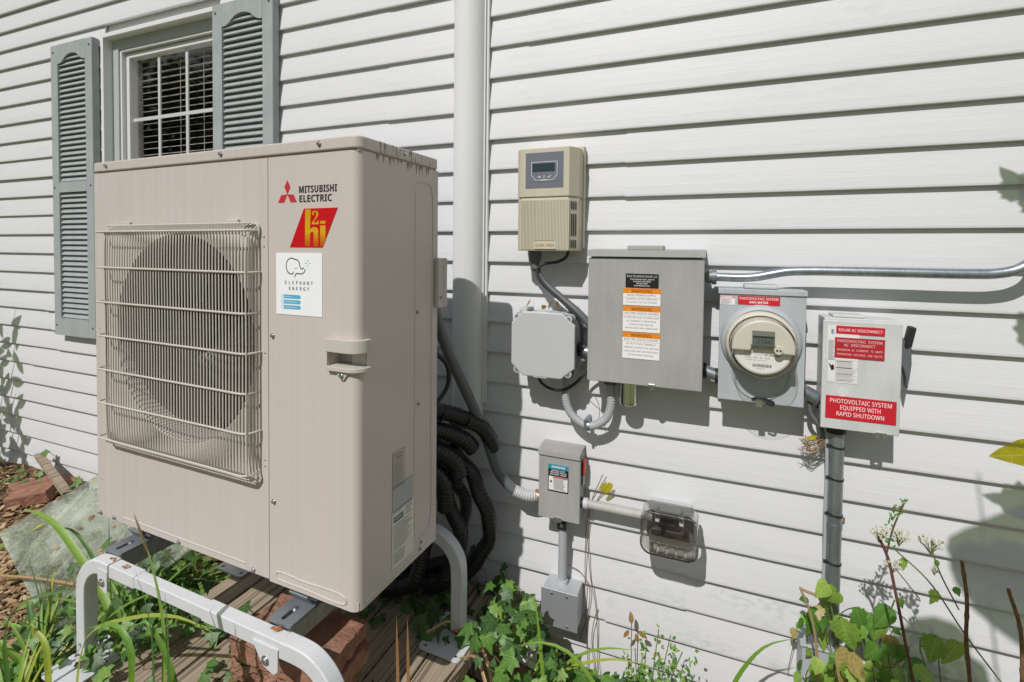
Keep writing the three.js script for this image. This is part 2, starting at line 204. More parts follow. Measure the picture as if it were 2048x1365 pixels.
// ---------------------------------------------------------------- house: siding boards, window, shutters
const house = thing('house', 'white clapboard house wall with a shuttered window', 'house');
const E = 0.1016, Y12 = 1.32;
const WIN = { x0: -2.735, x1: -1.945, y0: 0.84, y1: 2.285 };
{
  const prof = [[-0.0006, 0], [0, 0.0012], [0.0002, 0.006], [-0.0026, 0.03], [-0.007, 0.058], [-0.0148, 0.1016], [-0.0171, 0.1135], [-0.0191, 0.1135], [-0.0146, 0.004], [-0.0142, 0]];
  function board(x0, x1, y, dz, mat, ou) {
    const pos = [], uv = [], N = prof.length;
    const q = (i, x) => { const [z, yy] = prof[i % N]; return [x, y + yy, z + dz, x + ou, yy + ou * 0.37]; };
    const tri = (...v) => { for (const k of v) { pos.push(k[0], k[1], k[2]); uv.push(k[3], k[4]); } };
    for (let i = 0; i < N; i++) { const a = q(i, x0), b = q(i, x1), c = q(i + 1, x1), d = q(i + 1, x0); tri(a, b, c, a, c, d); }
    for (const [x, s] of [[x0, 1], [x1, 0]]) { const o = q(0, x); for (let i = 1; i + 1 < N; i++) s ? tri(o, q(i, x), q(i + 1, x)) : tri(o, q(i + 1, x), q(i, x)); }
    const g = new THREE.BufferGeometry(); g.setAttribute('position', new THREE.Float32BufferAttribute(pos, 3)); g.setAttribute('uv', new THREE.Float32BufferAttribute(uv, 2)); g.computeVertexNormals();
    obj('siding_board', g, mat, house);
  }
  const R = rng(77), seams = { 5: [-0.553], 6: [-0.553], 10: [-0.239], 11: [-0.239], 3: [-1.087], 4: [-1.087], 7: [-1.09], 8: [-1.09], 22: [-0.047], 23: [-0.047, -2.2], 24: [-0.278], 1: [-2.17, 0.4], 2: [-2.17], 16: [-3.25], 17: [-3.2], 18: [-3.15], 19: [-3.4, 0.9] };
  for (let n = -16; n <= 27; n++) {
    const y = Y12 + (12 - n) * E; let xs = [-7.5, ...(seams[n] ?? [-4.6 + R() * 0.8, 1.2 + R()]), 4];
    xs = xs.sort((a, b) => a - b);
    for (let i = 0; i + 1 < xs.length; i++) {
      let parts = [[xs[i], xs[i + 1]]];
      if (y + E > WIN.y0 - 0.02 && y < WIN.y1 + 0.02) parts = parts.flatMap(([a, b]) => [[a, Math.min(b, WIN.x0 + 0.002)], [Math.max(a, WIN.x1 - 0.002), b]].filter(([c, d]) => d - c > 0.01));
      for (const [a, b] of parts) { const low = n > 22; const m = low && (n > 22 || R() > 0.4) ? M.sidingMould[(R() * 2) | 0] : M.siding[(R() * 3) | 0];
        board(a, b, y - (i % 2 ? 0.0016 : 0) + (R() - 0.5) * 0.0012, i % 2 ? 0.0022 : 0, m, R() * 5); }
    }
  }
  const w = WIN, z1 = -0.026, z0 = -0.16;
  obj('sheathing', [bb(-7.5, w.x0, -0.4, 6, z0, z1), bb(w.x1, 4, -0.4, 6, z0, z1), bb(w.x0, w.x1, -0.4, w.y0, z0, z1), bb(w.x0, w.x1, w.y1, 6, z0, z1)], M.white, house);
  obj('interior_wall', [bb(-4.6, -4.5, -0.3, 2.7, -3, z0), bb(-0.6, -0.5, -0.3, 2.7, -3, z0), bb(-4.6, -0.5, -0.3, 2.7, -3.1, -3), bb(-4.6, -0.5, 2.7, 2.8, -3.1, z0), bb(-4.6, -0.5, -0.4, -0.3, -3.1, z0)], M.room, house);
  obj('side_wall', [bb(-7.5, -7.35, -0.4, 6, -6, z0), bb(3.85, 4, -0.4, 6, -6, z0), bb(-7.5, 4, -0.4, 6, -6.1, -6), bb(-7.5, 4, 6, 6.1, -6.1, 0.1)], M.white, house);
  // window
  const win = sub('window', house), fr = (d, wd, za, zb, r = 0) => [bb(w.x0 + d, w.x0 + d + wd, w.y0 + d, w.y1 - d, za, zb, r), bb(w.x1 - d - wd, w.x1 - d, w.y0 + d, w.y1 - d, za, zb, r), bb(w.x0 + d + wd, w.x1 - d - wd, w.y1 - d - wd, w.y1 - d, za, zb + 0.0005, r), bb(w.x0 + d + wd, w.x1 - d - wd, w.y0 + d, w.y0 + d + wd, za, zb + 0.0005, r)];
  obj('casing', fr(0, 0.02, -0.1, 0.012, 0.002), M.white, win);
  obj('blind_stop', fr(0.02, 0.045, -0.14, -0.032), M.stop = S({ color: lin(0.46, 0.49, 0.49), roughness: 0.5 }), win);
  obj('frame', fr(0.065, 0.013, -0.14, -0.04, 0.001), M.whiteTrim, win);
  obj('track', fr(0.078, 0.006, -0.14, -0.068), M.white, win);
  obj('sash', fr(0.084, 0.022, -0.1, -0.058, 0.002), M.whiteTrim, win);
  const gx0 = w.x0 + 0.106, gx1 = w.x1 - 0.106, gy0 = w.y0 + 0.106, gy1 = w.y1 - 0.106, mid = (w.y0 + w.y1) / 2;
  obj('meeting_rail', bb(gx0, gx1, mid - 0.02, mid + 0.02, -0.1, -0.058, 0.003), M.whiteTrim, win);
  for (const [a, b] of [[gy0, mid - 0.02], [mid + 0.02, gy1]]) {
    obj('pane', bb(gx0, gx1, a, b, -0.071, -0.07), M.glass, win);
    for (let k = 1; k < 3; k++) { const x = gx0 + (gx1 - gx0) * k / 3; obj('muntin', bb(x - 0.008, x + 0.008, a, b, -0.081, -0.075), M.whiteTrim, win); }
    obj('muntin', bb(gx0, gx1, (a + b) / 2 - 0.008, (a + b) / 2 + 0.008, -0.0815, -0.0745), M.whiteTrim, win);
  }
  const blind = thing('window_blind', 'tan slatted blind hanging behind the shuttered window', 'blind');
  const slat = uvm(new THREE.BoxGeometry(gx1 - gx0 + 0.04, 0.0018, 0.044)); slat.rotateX(0.3);
  for (let y = gy0; y < gy1 + 0.01; y += 0.031) { const s = obj('slat', slat, M.blind, blind); s.position.set((gx0 + gx1) / 2, y, -0.14); }
  obj('head_rail', bb(gx0 - 0.02, gx1 + 0.02, gy1 + 0.01, gy1 + 0.05, -0.165, -0.115), M.blind, blind);
  for (const x of [gx0 + 0.13, (gx0 + gx1) / 2, gx1 - 0.13]) obj('cord', cyl(0.0012, gy1 - gy0, x, (gy0 + gy1) / 2, -0.115, 'y', 0.0012, 5), M.blind, blind);
  // shutters
  function shutter(x0, x1) {
    const s = sub('shutter', house), y0 = 0.8, y1 = 2.272, st = 0.056, zb = 0.006, zf = 0.036, ym = 1.555;
    obj('back_panel', bb(x0 + 0.01, x1 - 0.01, y0 + 0.01, y1 - 0.01, zb - 0.004, zb + 0.004), M.shutter, s);
    for (const [a, b] of [[x0, x0 + st], [x1 - st, x1]]) obj('stile', bb(a, b, y0, y1, zb - 0.005, zf, 0.003), M.shutter, s);
    const a = x0 + st, b = x1 - st, xm = (a + b) / 2, t = new THREE.Shape();
    t.moveTo(a, y1); t.lineTo(a, y1 - 0.095); t.lineTo(a + 0.012, y1 - 0.095); t.bezierCurveTo(a + 0.055, y1 - 0.09, a + 0.05, y1 - 0.055, xm, y1 - 0.053); t.bezierCurveTo(b - 0.05, y1 - 0.055, b - 0.055, y1 - 0.09, b - 0.012, y1 - 0.095); t.lineTo(b, y1 - 0.095); t.lineTo(b, y1);
    obj('rail', prism(t, zb, zf - 0.0006, 0), M.shutter, s);
    obj('rail', bb(a, b, ym - 0.026, ym + 0.026, zb, zf - 0.0006), M.shutter, s);
    obj('rail', bb(a, b, y0, y0 + 0.088, zb, zf - 0.0006), M.shutter, s);
    const lv = uvm(new THREE.BoxGeometry(b - a, 0.026, 0.006)); lv.rotateX(-0.62);
    const put = (ya, yb) => { const n = Math.round((yb - ya) / 0.0262), d = (yb - ya) / n; for (let i = 0; i < n; i++) { const l = obj('louver', lv, M.shutter, s); l.position.set(xm, ya + d * (i + 0.5), zb + 0.015); } };
    put(ym + 0.026, y1 - 0.056); put(y0 + 0.088, ym - 0.026);
    for (const [x, y] of [[x0 + 0.02, y1 - 0.035], [x1 - 0.02, y1 - 0.035], [x0 + 0.02, ym], [x1 - 0.02, ym], [x0 + 0.02, y0 + 0.05], [x1 - 0.02, y0 + 0.05]]) obj('screw', cyl(0.005, 0.003, x, y, zf + 0.0008, 'z', 0.005, 10), M.shutterScrew ??= S({ color: lin(0.09, 0.1, 0.1), roughness: 0.6 }), s);
  }
  shutter(-3.1, -2.762); shutter(-1.942, -1.605);
}

// ---------------------------------------------------------------- refrigerant line cover on the wall
{
  const c = thing('line_set_cover', 'tall rounded white channel running up the siding behind the heat pump', 'line cover');
  const s = new THREE.Shape(); s.moveTo(-0.798, -0.002); s.lineTo(-0.798, -0.03); s.quadraticCurveTo(-0.796, -0.066, -0.762, -0.068); s.lineTo(-0.742, -0.067); s.quadraticCurveTo(-0.704, -0.058, -0.697, -0.024); s.lineTo(-0.697, -0.002);
  const g = new THREE.ExtrudeGeometry(s, { depth: 3.4, bevelEnabled: false, curveSegments: 14 }); g.rotateX(-Math.PI / 2); g.translate(0, 0.66, 0);
  // x stays, shape y -> -z after the turn: front at +z
  obj('channel', uvm(g), M.cover, c);
  obj('flange', [bb(-0.6965, -0.684, 0.737, 4.06, 0, 0.012, 0.002), bb(-0.812, -0.7985, 0.737, 4.06, 0, 0.012, 0.002), bb(-0.6965, -0.692, 0.737, 4.06, 0.013, 0.022)], M.cover, c);
}

// ---------------------------------------------------------------- heat pump
const UP = [-0.6787, 0.4676, 0.7201], UT = -0.0334;
{
  const u = thing('heat_pump', 'large beige outdoor heat pump with wire fan grille and red logo stickers', 'heat pump', null, UP, UT);
  const W = 0.95, H = 0.9962, D = 0.33, fx = -0.577, fy = 0.551, fr = 0.272;
  // front fan panel with its round opening
  const fp = new THREE.Shape([[-W, 0.004], [-0.2625, 0.004], [-0.2625, H], [-W, H]].map((p) => new THREE.Vector2(...p))); fp.holes.push(circ(fx, fy, fr)); for (const [x, y] of [[-0.275, 0.812], [-0.275, 0.79], [-0.273, 0.54], [-0.274, 0.285], [-0.274, 0.27], [-0.93, 0.11], [-0.93, 0.55]]) fp.holes.push(circ(x, y, 0.0024));
  obj('fan_panel', prism(fp, -0.006, 0, 0.0008, [], 64), M.beige, u);
  // bell mouth and shroud
  const lp = [[0.2725, -0.001], [0.268, -0.006], [0.2655, -0.014], [0.265, -0.03], [0.265, -0.085], [0.268, -0.085], [0.268, -0.03], [0.2722, -0.008]].map(([r, z]) => new THREE.Vector2(r, z));
  const lg = new THREE.LatheGeometry(lp, 72); lg.rotateX(Math.PI / 2); lg.translate(fx, fy, 0); obj('shroud', uvm(lg), M.shroud, u);
  // service panel: front, rounded corner and side in one sheet
  const r = 0.022, L = [[-0.2605, 0]]; for (let k = 0; k <= 10; k++) { const a = Math.PI / 2 * (1 - k / 10); L.push([-r + r * Math.cos(a), -r + r * Math.sin(a)]); } L.push([0, -D], [-0.003, -D]); for (let k = 0; k <= 10; k++) { const a = Math.PI / 2 * (k / 10); L.push([-r + (r - 0.003) * Math.cos(a), -r + (r - 0.003) * Math.sin(a)]); } L.push([-0.2605, -0.003]);
  const lift = (pts, y0, y1) => { const g = new THREE.ExtrudeGeometry(new THREE.Shape(pts.map(([a, b]) => new THREE.Vector2(a, -b))), { depth: y1 - y0, bevelEnabled: false }); g.rotateX(-Math.PI / 2); g.translate(0, y0, 0); return g; };
  const R0 = 0.533, R1 = 0.566; // the hand recess opens between these heights
  const sg = mrg([lift(L, 0, R0), lift(L, R1, H), lift([[-0.2605, 0], [-0.078, 0], [-0.078, -0.003], [-0.2605, -0.003]], R0, R1), lift([[0, -0.029], [0, -D], [-0.003, -D], [-0.003, -0.029]], R0, R1)]); sg.deleteAttribute('normal'); sg.computeVertexNormals();
  { // smooth the rounded corner
    const p = sg.attributes.position, n = sg.attributes.normal; for (let i = 0; i < p.count; i++) { const x = p.getX(i), z = p.getZ(i); if (Math.abs(n.getY(i)) < 0.5 && x > -r - 1e-4 && z > -r - 1e-4) { const dx = x + r, dz = z + r, l = Math.hypot(dx, dz); if (l > r - 0.001) n.setXYZ(i, dx / l, 0, dz / l); } } }
  const panelTex = canv(2048, 2048, (g, w, h) => { // painted steel with rain marks and mildew runs below the lid
    const R = rng(5); g.fillStyle = '#ccc2bb'; g.fillRect(0, 0, w, h);
    for (let i = 0; i < 900; i++) { const x = R() * w; g.globalAlpha = 0.012 + 0.03 * R(); g.fillStyle = R() > 0.45 ? '#a39a8a' : '#d8d0c6'; g.fillRect(x, R() * h * 0.6 - 200, 1.5 + R() * 7, h * (0.2 + R())); }
    for (let i = 0; i < 700; i++) { g.globalAlpha = 0.3 * R(); g.fillStyle = '#7d7566'; g.fillRect(R() * w, R() * h, 2, 2 + R() * 5); }
    for (let i = 0; i < 34; i++) { const x = w * (0.68 + 0.27 * R()), l = 8 + R() * 46; g.globalAlpha = 0.25 + 0.4 * R(); g.fillStyle = '#3b3226'; g.beginPath(); g.moveTo(x - 5 - R() * 8, 6); g.lineTo(x + 4 + R() * 8, 6); g.lineTo(x + 1, 6 + l); g.lineTo(x - 1, 6 + l); g.fill(); } g.globalAlpha = 1; });
  panelTex.wrapS = panelTex.wrapT = THREE.RepeatWrapping;
  M.panel = S({ map: panelTex, roughness: 0.4 });
  { const g = uvm(sg), n = g.attributes.normal, q = g.attributes.uv; for (let i = 0; i < n.count; i++) if (Math.abs(n.getZ(i)) > Math.abs(n.getX(i))) q.setX(i, q.getX(i) + 0.3); obj('service_panel', g, M.panel, u); }
  obj('side_panel', bb(-W, -W + 0.004, 0, H, -D, -0.0065), M.beige, u);
  obj('back_panel', [bb(-W + 0.004, -0.0035, 0.02, H, -D, -D + 0.006), bb(-0.268, -0.264, 0.02, H, -D + 0.006, -0.008)], M.galv, u);
  obj('coil', bb(-W + 0.006, -0.27, 0.03, H - 0.02, -D + 0.008, -D + 0.03), M.coil, u);
  obj('base_pan', bb(-W + 0.004, -0.0035, 0.002, 0.02, -D + 0.002, -0.0065), M.beige, u);
  // lid
  const lidTex = canv(2048, 2048, (g, w, h) => { const R = rng(9); g.fillStyle = '#c8bfb7'; g.fillRect(0, 0, w, h); for (let i = 0; i < 500; i++) { g.globalAlpha = 0.08 * R(); g.fillStyle = '#8f8778'; g.fillRect(R() * w, R() * h, 3 + R() * 9, 30 + R() * 400); }
    for (let i = 0; i < 22; i++) { const x = w * (0.66 + 0.29 * R()), y0 = h * 0.5 - h * 0.0285, l = 12 + R() * 48; g.globalAlpha = 0.35 + 0.5 * R(); g.fillStyle = '#3a3327'; g.fillRect(x, y0 + (R() < 0.4 ? 58 - l : 0), 2 + R() * 8, l); } g.globalAlpha = 1; });
  lidTex.wrapS = lidTex.wrapT = THREE.RepeatWrapping;
  const lid0 = new THREE.ExtrudeGeometry(rrect(-W - 0.004, 0.004, -0.005, D + 0.004, 0.022), { depth: 0.019, bevelEnabled: true, bevelThickness: 0.004, bevelSize: 0.004, bevelOffset: -0.004, bevelSegments: 3, curveSegments: 8 }); lid0.rotateX(-Math.PI / 2); lid0.translate(0, 1.0035, 0);
  { const g = uvm(lid0), p = g.attributes.position, n = g.attributes.normal, q = g.attributes.uv; for (let i = 0; i < p.count; i++) { const x = p.getX(i), y = p.getY(i), z = p.getZ(i); if (n.getX(i) > 0.6) q.setXY(i, z, y - 0.5); else if (Math.abs(n.getZ(i)) > 0.6) q.setXY(i, x, y - 0.25); } obj('lid', g, S({ map: lidTex, roughness: 0.42 }), u); }
  obj('top_rim', bb(-W + 0.004, -0.004, H - 0.002, 1.003, -D + 0.004, -0.004), M.beige, u);
  // fan
  const fan = sub('fan', u); fan.position.set(fx, fy, -0.055);
  for (let k = 0; k < 3; k++) {
    const pos = [], idx = [], nu = 12, nv = 8;
    for (let i = 0; i <= nu; i++) for (let j = 0; j <= nv; j++) { const rr = 0.06 + 0.195 * i / nu, span = 1.35 + 0.25 * (i / nu), a = -span / 2 + span * j / nv + 0.35 * (i / nu), tw = (j / nv - 0.5) * (0.085 - 0.015 * i / nu) * -1; pos.push(Math.cos(a) * rr, Math.sin(a) * rr, tw + 0.012 * Math.sin(j / nv * Math.PI)); }
    for (let i = 0; i < nu; i++) for (let j = 0; j < nv; j++) { const a = i * (nv + 1) + j, b = a + nv + 1; idx.push(a, b, a + 1, a + 1, b, b + 1); }
    const g = new THREE.BufferGeometry(); g.setAttribute('position', new THREE.Float32BufferAttribute(pos, 3)); g.setIndex(idx); g.computeVertexNormals(); g.rotateZ(k * Math.PI * 2 / 3 - 0.5);
    const b = obj('blade', g, M.fanBlade ??= S({ color: lin(0.022, 0.02, 0.018), roughness: 0.4, side: THREE.DoubleSide }), fan); b.name = 'blade';
  }
  obj('hub', [cyl(0.07, 0.07, 0, 0, 0, 'z', 0.055, 28), cyl(0.014, 0.03, 0, 0, 0.045, 'z', 0.014, 6)], M.fan, fan);
  obj('motor', cyl(0.06, 0.12, fx, fy, -0.17, 'z', 0.06, 24), M.fan, u); obj('motor_bracket', [bb(fx - 0.012, fx + 0.012, 0.03, 0.95, -0.25, -0.235)], M.fan, u);
  // grille
  const gr = sub('grille', u), gL = -0.87, gR = -0.293, gB = 0.256, gT = 0.828, zf = 0.036;
  const wire = (pts, rad, n = 'wire', seg = 14) => obj(n, tube(A(pts), rad, { seg, ring: 6 }), M.wire, gr);
  for (let i = 0; i <= 52; i++) { const x = gL + (gR - gL) * i / 52, top = i > 50 ? 0.828 : 0.846, s = i < 3 ? (3 - i) * 0.007 : 0;
    const m = obj('wire', tube(A([[0, 0.238, 0.008 - 0], [0, 0.243, 0.018], [0, 0.256, zf - 0.004 - s], [0, 0.3, zf - s], [0, 0.55, zf - s], [0, 0.79, zf - s], [0, top - 0.014, zf - 0.003 - s], [0, top - 0.003, zf - 0.016], [0, top, 0.006]]), 0.0019, { seg: 18, ring: 6 }), M.wire, gr); m.position.x = x; }
  for (let i = 1; i <= 4; i++) { const x = gR + i * 0.0014, z = zf - i * 0.0072; wire([[x, 0.262 + i * 0.001, z - 0.004], [x, 0.3, z], [x, 0.55, z], [x, 0.8, z], [x, 0.838 - i * 0.003, z - 0.002], [x, 0.842 - i * 0.003, 0.004]], 0.0021); }
  for (const [k, h] of [0.258, 0.357, 0.45, 0.543, 0.636, 0.731, 0.828].entries()) { const e = k % 2 ? 0.003 : 0; wire([[-0.882, h, 0.003], [-0.88, h, 0.018], [-0.874, h, zf + 0.0025], [-0.85, h, zf + 0.0045], [-0.6, h, zf + 0.0045], [-0.4, h, zf + 0.0045], [-0.306, h, zf + 0.0045], [-0.294, h, zf + 0.001], [-0.29 + e, h, 0.02], [-0.287 + e, h, 0.002]], 0.0029, 'cross_wire', 44); }
  wire([[-0.872, 0.8465, 0.007], [-0.6, 0.8465, 0.007], [-0.31, 0.8465, 0.007]], 0.0024, 'cross_wire', 8); wire([[-0.87, 0.24, 0.02], [-0.6, 0.24, 0.02], [-0.296, 0.24, 0.02]], 0.002, 'cross_wire', 8);
  wire([[-0.312, 0.842, 0.006], [-0.297, 0.845, 0.005], [-0.287, 0.838, 0.005], [-0.286, 0.82, 0.005], [-0.29, 0.808, 0.005]], 0.0028, 'bracket', 18); wire([[-0.305, 0.237, 0.012], [-0.292, 0.232, 0.006], [-0.284, 0.238, 0.005], [-0.287, 0.256, 0.005]], 0.0028, 'bracket', 18);
  for (const x of [-0.795, -0.375]) obj('clip', bb(x - 0.022, x + 0.022, 0.842, 0.856, 0, 0.008, 0.002), M.beige, gr);
  for (const h of [0.585, 0.548]) obj('side_hook', bb(-W - 0.012, -W + 0.002, h - 0.009, h + 0.004, -0.03, -0.012, 0.003), M.beige, u);
  // screws and holes
  for (const [x, y] of [[-0.88, 1.0145], [-0.412, 1.0145], [-0.102, 1.0145]]) screw(u, x, y, 0.005);
  for (const [x, y] of [[-0.247, 0.585], [-0.245, 0.195], [-0.935, 0.013], [-0.87, 0.012], [-0.588, 0.012], [-0.313, 0.013], [-0.296, 0.836], [-0.289, 0.242]]) screw(u, x, y, 0.0005);
  screw(u, 0.0005, 0.63, -0.232, Math.PI / 2); screw(u, 0.0005, 0.396, -0.238, Math.PI / 2); screw(u, 0.0005, 0.014, -0.25, Math.PI / 2); screw(u, 0.004, 1.0135, -0.168, Math.PI / 2); screw(u, 0.0005, 0.03, -0.255, Math.PI / 2);
  // pressed ribs
  const rib = (pts, rad = 0.0016, n = 40) => obj('pressed_rib', tube(A(pts), rad, { seg: n, ring: 6 }), M.beige, u);
  rib([[-0.83, 0.022, 0], [-0.6, 0.022, 0], [-0.34, 0.022, 0]], 0.002, 4);
  rib([[-0.235, 0.012, 0], [-0.241, 0.02, 0], [-0.235, 0.029, 0], [-0.15, 0.029, 0], [-0.04, 0.029, 0], [-0.03, 0.02, 0], [-0.036, 0.012, 0], [-0.15, 0.012, 0], [-0.234, 0.012, 0]], 0.0022, 60);
  rib([[0, 0.05, -0.222], [0, 0.05, -0.222], [0, 0.3, -0.219], [0, 0.6, -0.219], [0, 0.93, -0.219]], 0.0011, 4);
  rib([[0, 0.046, -0.24], [0, 0.05, -0.285], [0, 0.075, -0.299], [0, 0.3, -0.3], [0, 0.6, -0.3], [0, 0.93, -0.3], [0, 0.952, -0.29], [0, 0.956, -0.24], [0, 0.953, -0.222]], 0.0019, 70);
  rib([[0, 0.012, -0.03], [0, 0.012, -0.14], [0, 0.012, -0.24]], 0.0022, 4);
  // corner handle
  const hd = sub('handle', u); const wrap = (t0, t1, y0, y1) => { const q = []; const rr = r; const path = [[-0.079, 0]]; for (let k = 0; k <= 8; k++) { const a = Math.PI / 2 * (1 - k / 8); path.push([-rr + rr * Math.cos(a), -rr + rr * Math.sin(a), Math.cos(a), Math.sin(a)]); } path.push([0, -0.03]);
    const off = (p, t) => p.length > 2 ? [p[0] + p[2] * t, p[1] + p[3] * t] : p[0] === 0 ? [t, p[1]] : [p[0], t]; for (const p of path) q.push(off(p, t1)); for (const p of path.slice().reverse()) q.push(off(p, t0));
    const g = new THREE.ExtrudeGeometry(new THREE.Shape(q.map(([a, b]) => new THREE.Vector2(a, b))), { depth: y1 - y0, bevelEnabled: true, bevelSize: 0.0015, bevelOffset: -0.0015, bevelThickness: 0.0015, bevelSegments: 2 }); g.rotateX(Math.PI / 2); g.translate(0, y1, 0); return uvm(g); };
  obj('grip', wrap(0.0005, 0.0125, 0.566, 0.592), M.handle = S({ color: lin(0.56, 0.53, 0.47), roughness: 0.5 }), hd);
  obj('recess', [uvm(lift([[-0.078, -0.0005], [-0.078, -0.04], [-0.04, -0.04], [-0.04, -0.029], [-0.0005, -0.029], [-0.0005, -0.031], [-0.042, -0.031], [-0.042, -0.042], [-0.08, -0.042], [-0.08, -0.0005]].slice(0), R0, R1)), uvm(lift([[-0.078, -0.001], [-0.012, -0.001], [-0.001, -0.012], [-0.001, -0.029], [-0.04, -0.029], [-0.04, -0.04], [-0.078, -0.04]], R0 - 0.003, R0 + 0.001)), uvm(lift([[-0.078, -0.001], [-0.012, -0.001], [-0.001, -0.012], [-0.001, -0.029], [-0.04, -0.029], [-0.04, -0.04], [-0.078, -0.04]], R1 - 0.001, R1 + 0.003))], M.handle, hd);
  obj('tray', wrap(0.0005, 0.0115, 0.525, 0.532), M.handle, hd);
  obj('tray', [bb(-0.081, -0.077, 0.526, 0.564, 0.0005, 0.01, 0.001)], M.handle, hd);
  obj('tab', prism([[-0.062, 0.525], [-0.044, 0.505], [-0.036, 0.505], [-0.02, 0.525]], 0.0005, 0.005, 0.001), M.handle, hd); screw(hd, -0.041, 0.515, 0.005);
  // rear pipe cover
  obj('pipe_cover', [bb(0.0005, 0.014, 0.633, 0.765, -0.345, -0.312, 0.003), bb(-0.05, 0.014, 0.633, 0.765, -0.36, -0.335, 0.003)], M.beige, u); screw(u, 0.014, 0.66, -0.326, Math.PI / 2);
  // stickers
  const logo = sub('logo', u), dia = (pts) => { const g = new THREE.ExtrudeGeometry(new THREE.Shape(pts.map((p) => new THREE.Vector2(...p))), { depth: 0.0006, bevelEnabled: false }); g.translate(0, 0, 0.0003); return obj('diamond', uvm(g), M.logoRed ??= S({ color: lin(0.56, 0.035, 0.04), roughness: 0.4 }), logo); };
  dia([[-0.2005, 0.9415], [-0.1915, 0.926], [-0.2005, 0.9095], [-0.2095, 0.926]]); dia([[-0.2005, 0.9095], [-0.219, 0.9085], [-0.2285, 0.8915], [-0.2105, 0.8915]]); dia([[-0.2005, 0.9095], [-0.182, 0.9085], [-0.1725, 0.8915], [-0.1905, 0.8915]]);
  const word = (s, w, h, x, y) => { const g = new TextGeometry(s, { font, size: 1, depth: 0.01, curveSegments: 5 }); g.computeBoundingBox(); const b = g.boundingBox; g.translate(-b.min.x, -b.min.y, 0); g.scale(w / (b.max.x - b.min.x), h / (b.max.y - b.min.y), 0.05); g.translate(x, y, 0.0003); obj('word', uvm(g), M.ink ??= S({ color: lin(0.02, 0.022, 0.025), roughness: 0.5 }), logo); };
  word('MITSUBISHI', 0.108, 0.0155, -0.1655, 0.911); word('ELECTRIC', 0.093, 0.0155, -0.1645, 0.8905);
  const hs = new THREE.Shape([[-0.151, 0.876], [-0.193, 0.79], [-0.097, 0.79], [-0.055, 0.876]].map((p) => new THREE.Vector2(...p))), hg = new THREE.ExtrudeGeometry(hs, { depth: 0.0007, bevelEnabled: false }); hg.translate(0, 0, 0.0003);
  { const p = hg.attributes.position, q = hg.attributes.uv; for (let i = 0; i < p.count; i++) q.setXY(i, (p.getX(i) + 0.193) / 0.138, (p.getY(i) - 0.79) / 0.086); }
  obj('sticker', hg, S({ roughness: 0.35, map: canv(690, 430, (g, w, h) => { g.fillStyle = '#c8101a'; g.fillRect(0, 0, w, h); const gold = g.createLinearGradient(0, 0, 0, h); gold.addColorStop(0, '#c99a14'); gold.addColorStop(0.6, '#d8a91c'); gold.addColorStop(1, '#b8480f'); g.fillStyle = gold;
    // the h: tall stem and arched leg; the i with its dot; the raised 2
    g.beginPath(); g.moveTo(230, 10); g.lineTo(310, 10); g.lineTo(300, 235); g.quadraticCurveTo(330, 205, 372, 206); g.quadraticCurveTo(418, 210, 418, 262); g.lineTo(418, 420); g.lineTo(352, 420); g.lineTo(352, 280); g.quadraticCurveTo(350, 256, 328, 258); g.quadraticCurveTo(300, 262, 300, 290); g.lineTo(300, 420); g.lineTo(225, 420); g.closePath(); g.fill();
    g.fillRect(446, 190, 74, 230); g.fillRect(446, 140, 74, 32); g.font = 'bold 205px serif'; g.fillText('2', 320, 176); }) }), u);
  label('sticker', canv(780, 800, (g, w, h) => { g.fillStyle = '#f3f5f6'; g.fillRect(0, 0, w, h); g.strokeStyle = '#20323e'; g.lineWidth = 14; g.lineCap = 'round';
    g.beginPath(); g.moveTo(285, 270); g.bezierCurveTo(215, 290, 150, 200, 190, 120); g.bezierCurveTo(215, 60, 290, 60, 330, 85); g.bezierCurveTo(385, 80, 405, 120, 410, 160); g.bezierCurveTo(420, 210, 470, 220, 470, 185); g.stroke(); g.beginPath(); g.moveTo(500, 205); g.bezierCurveTo(500, 270, 420, 275, 370, 262); g.quadraticCurveTo(335, 262, 325, 310); g.stroke(); g.beginPath(); g.moveTo(285, 270); g.quadraticCurveTo(300, 260, 300, 245); g.stroke(); g.lineWidth = 8; g.beginPath(); g.moveTo(330, 200); g.quadraticCurveTo(345, 190, 362, 198); g.stroke();
    g.strokeStyle = '#4fa9c9'; g.lineWidth = 9; for (const [a, b, c, d] of [[545, 85, 545, 112], [545, 148, 545, 175], [500, 130, 527, 130], [563, 130, 590, 130]]) { g.beginPath(); g.moveTo(a, b); g.lineTo(c, d); g.stroke(); }
    g.fillStyle = '#263a46'; g.font = 'bold 60px sans-serif'; g.textAlign = 'center'; [...'ELEPHANT'].forEach((c, i) => g.fillText(c, 170 + i * 63, 405)); [...'ENERGY'].forEach((c, i) => g.fillText(c, 235 + i * 63, 480));
    for (let k = 0; k < 3; k++) { g.fillStyle = '#5fb0d3'; g.beginPath(); g.roundRect(90, 540 + k * 68, 335, 52, 26); g.fill(); g.fillStyle = '#eaf5fa'; g.beginPath(); g.arc(116, 566 + k * 68, 20, 0, 7); g.fill(); g.globalAlpha = 0.6; g.fillRect(150, 561 + k * 68, 120 + (k ? 90 : 0), 9); g.globalAlpha = 1; } }), 0.137, 0.1405, -0.1665, 0.707, 0.0009, u, 0, 0.003);
  const print = (g, x, y, w, n, lh, R, col = '#3a3a38') => { g.fillStyle = col; for (let k = 0; k < n; k++) { let a = x; const end = x + w * (0.6 + 0.4 * R()); while (a < end) { const l = 6 + R() * 26; g.fillRect(a, y + k * lh, Math.min(l, end - a), lh * 0.42); a += l + 6; } } };
  const rl = (name, tx, w, h, b, hh) => label(name, tx, w, h, 0.0009, hh, b, u, Math.PI / 2);
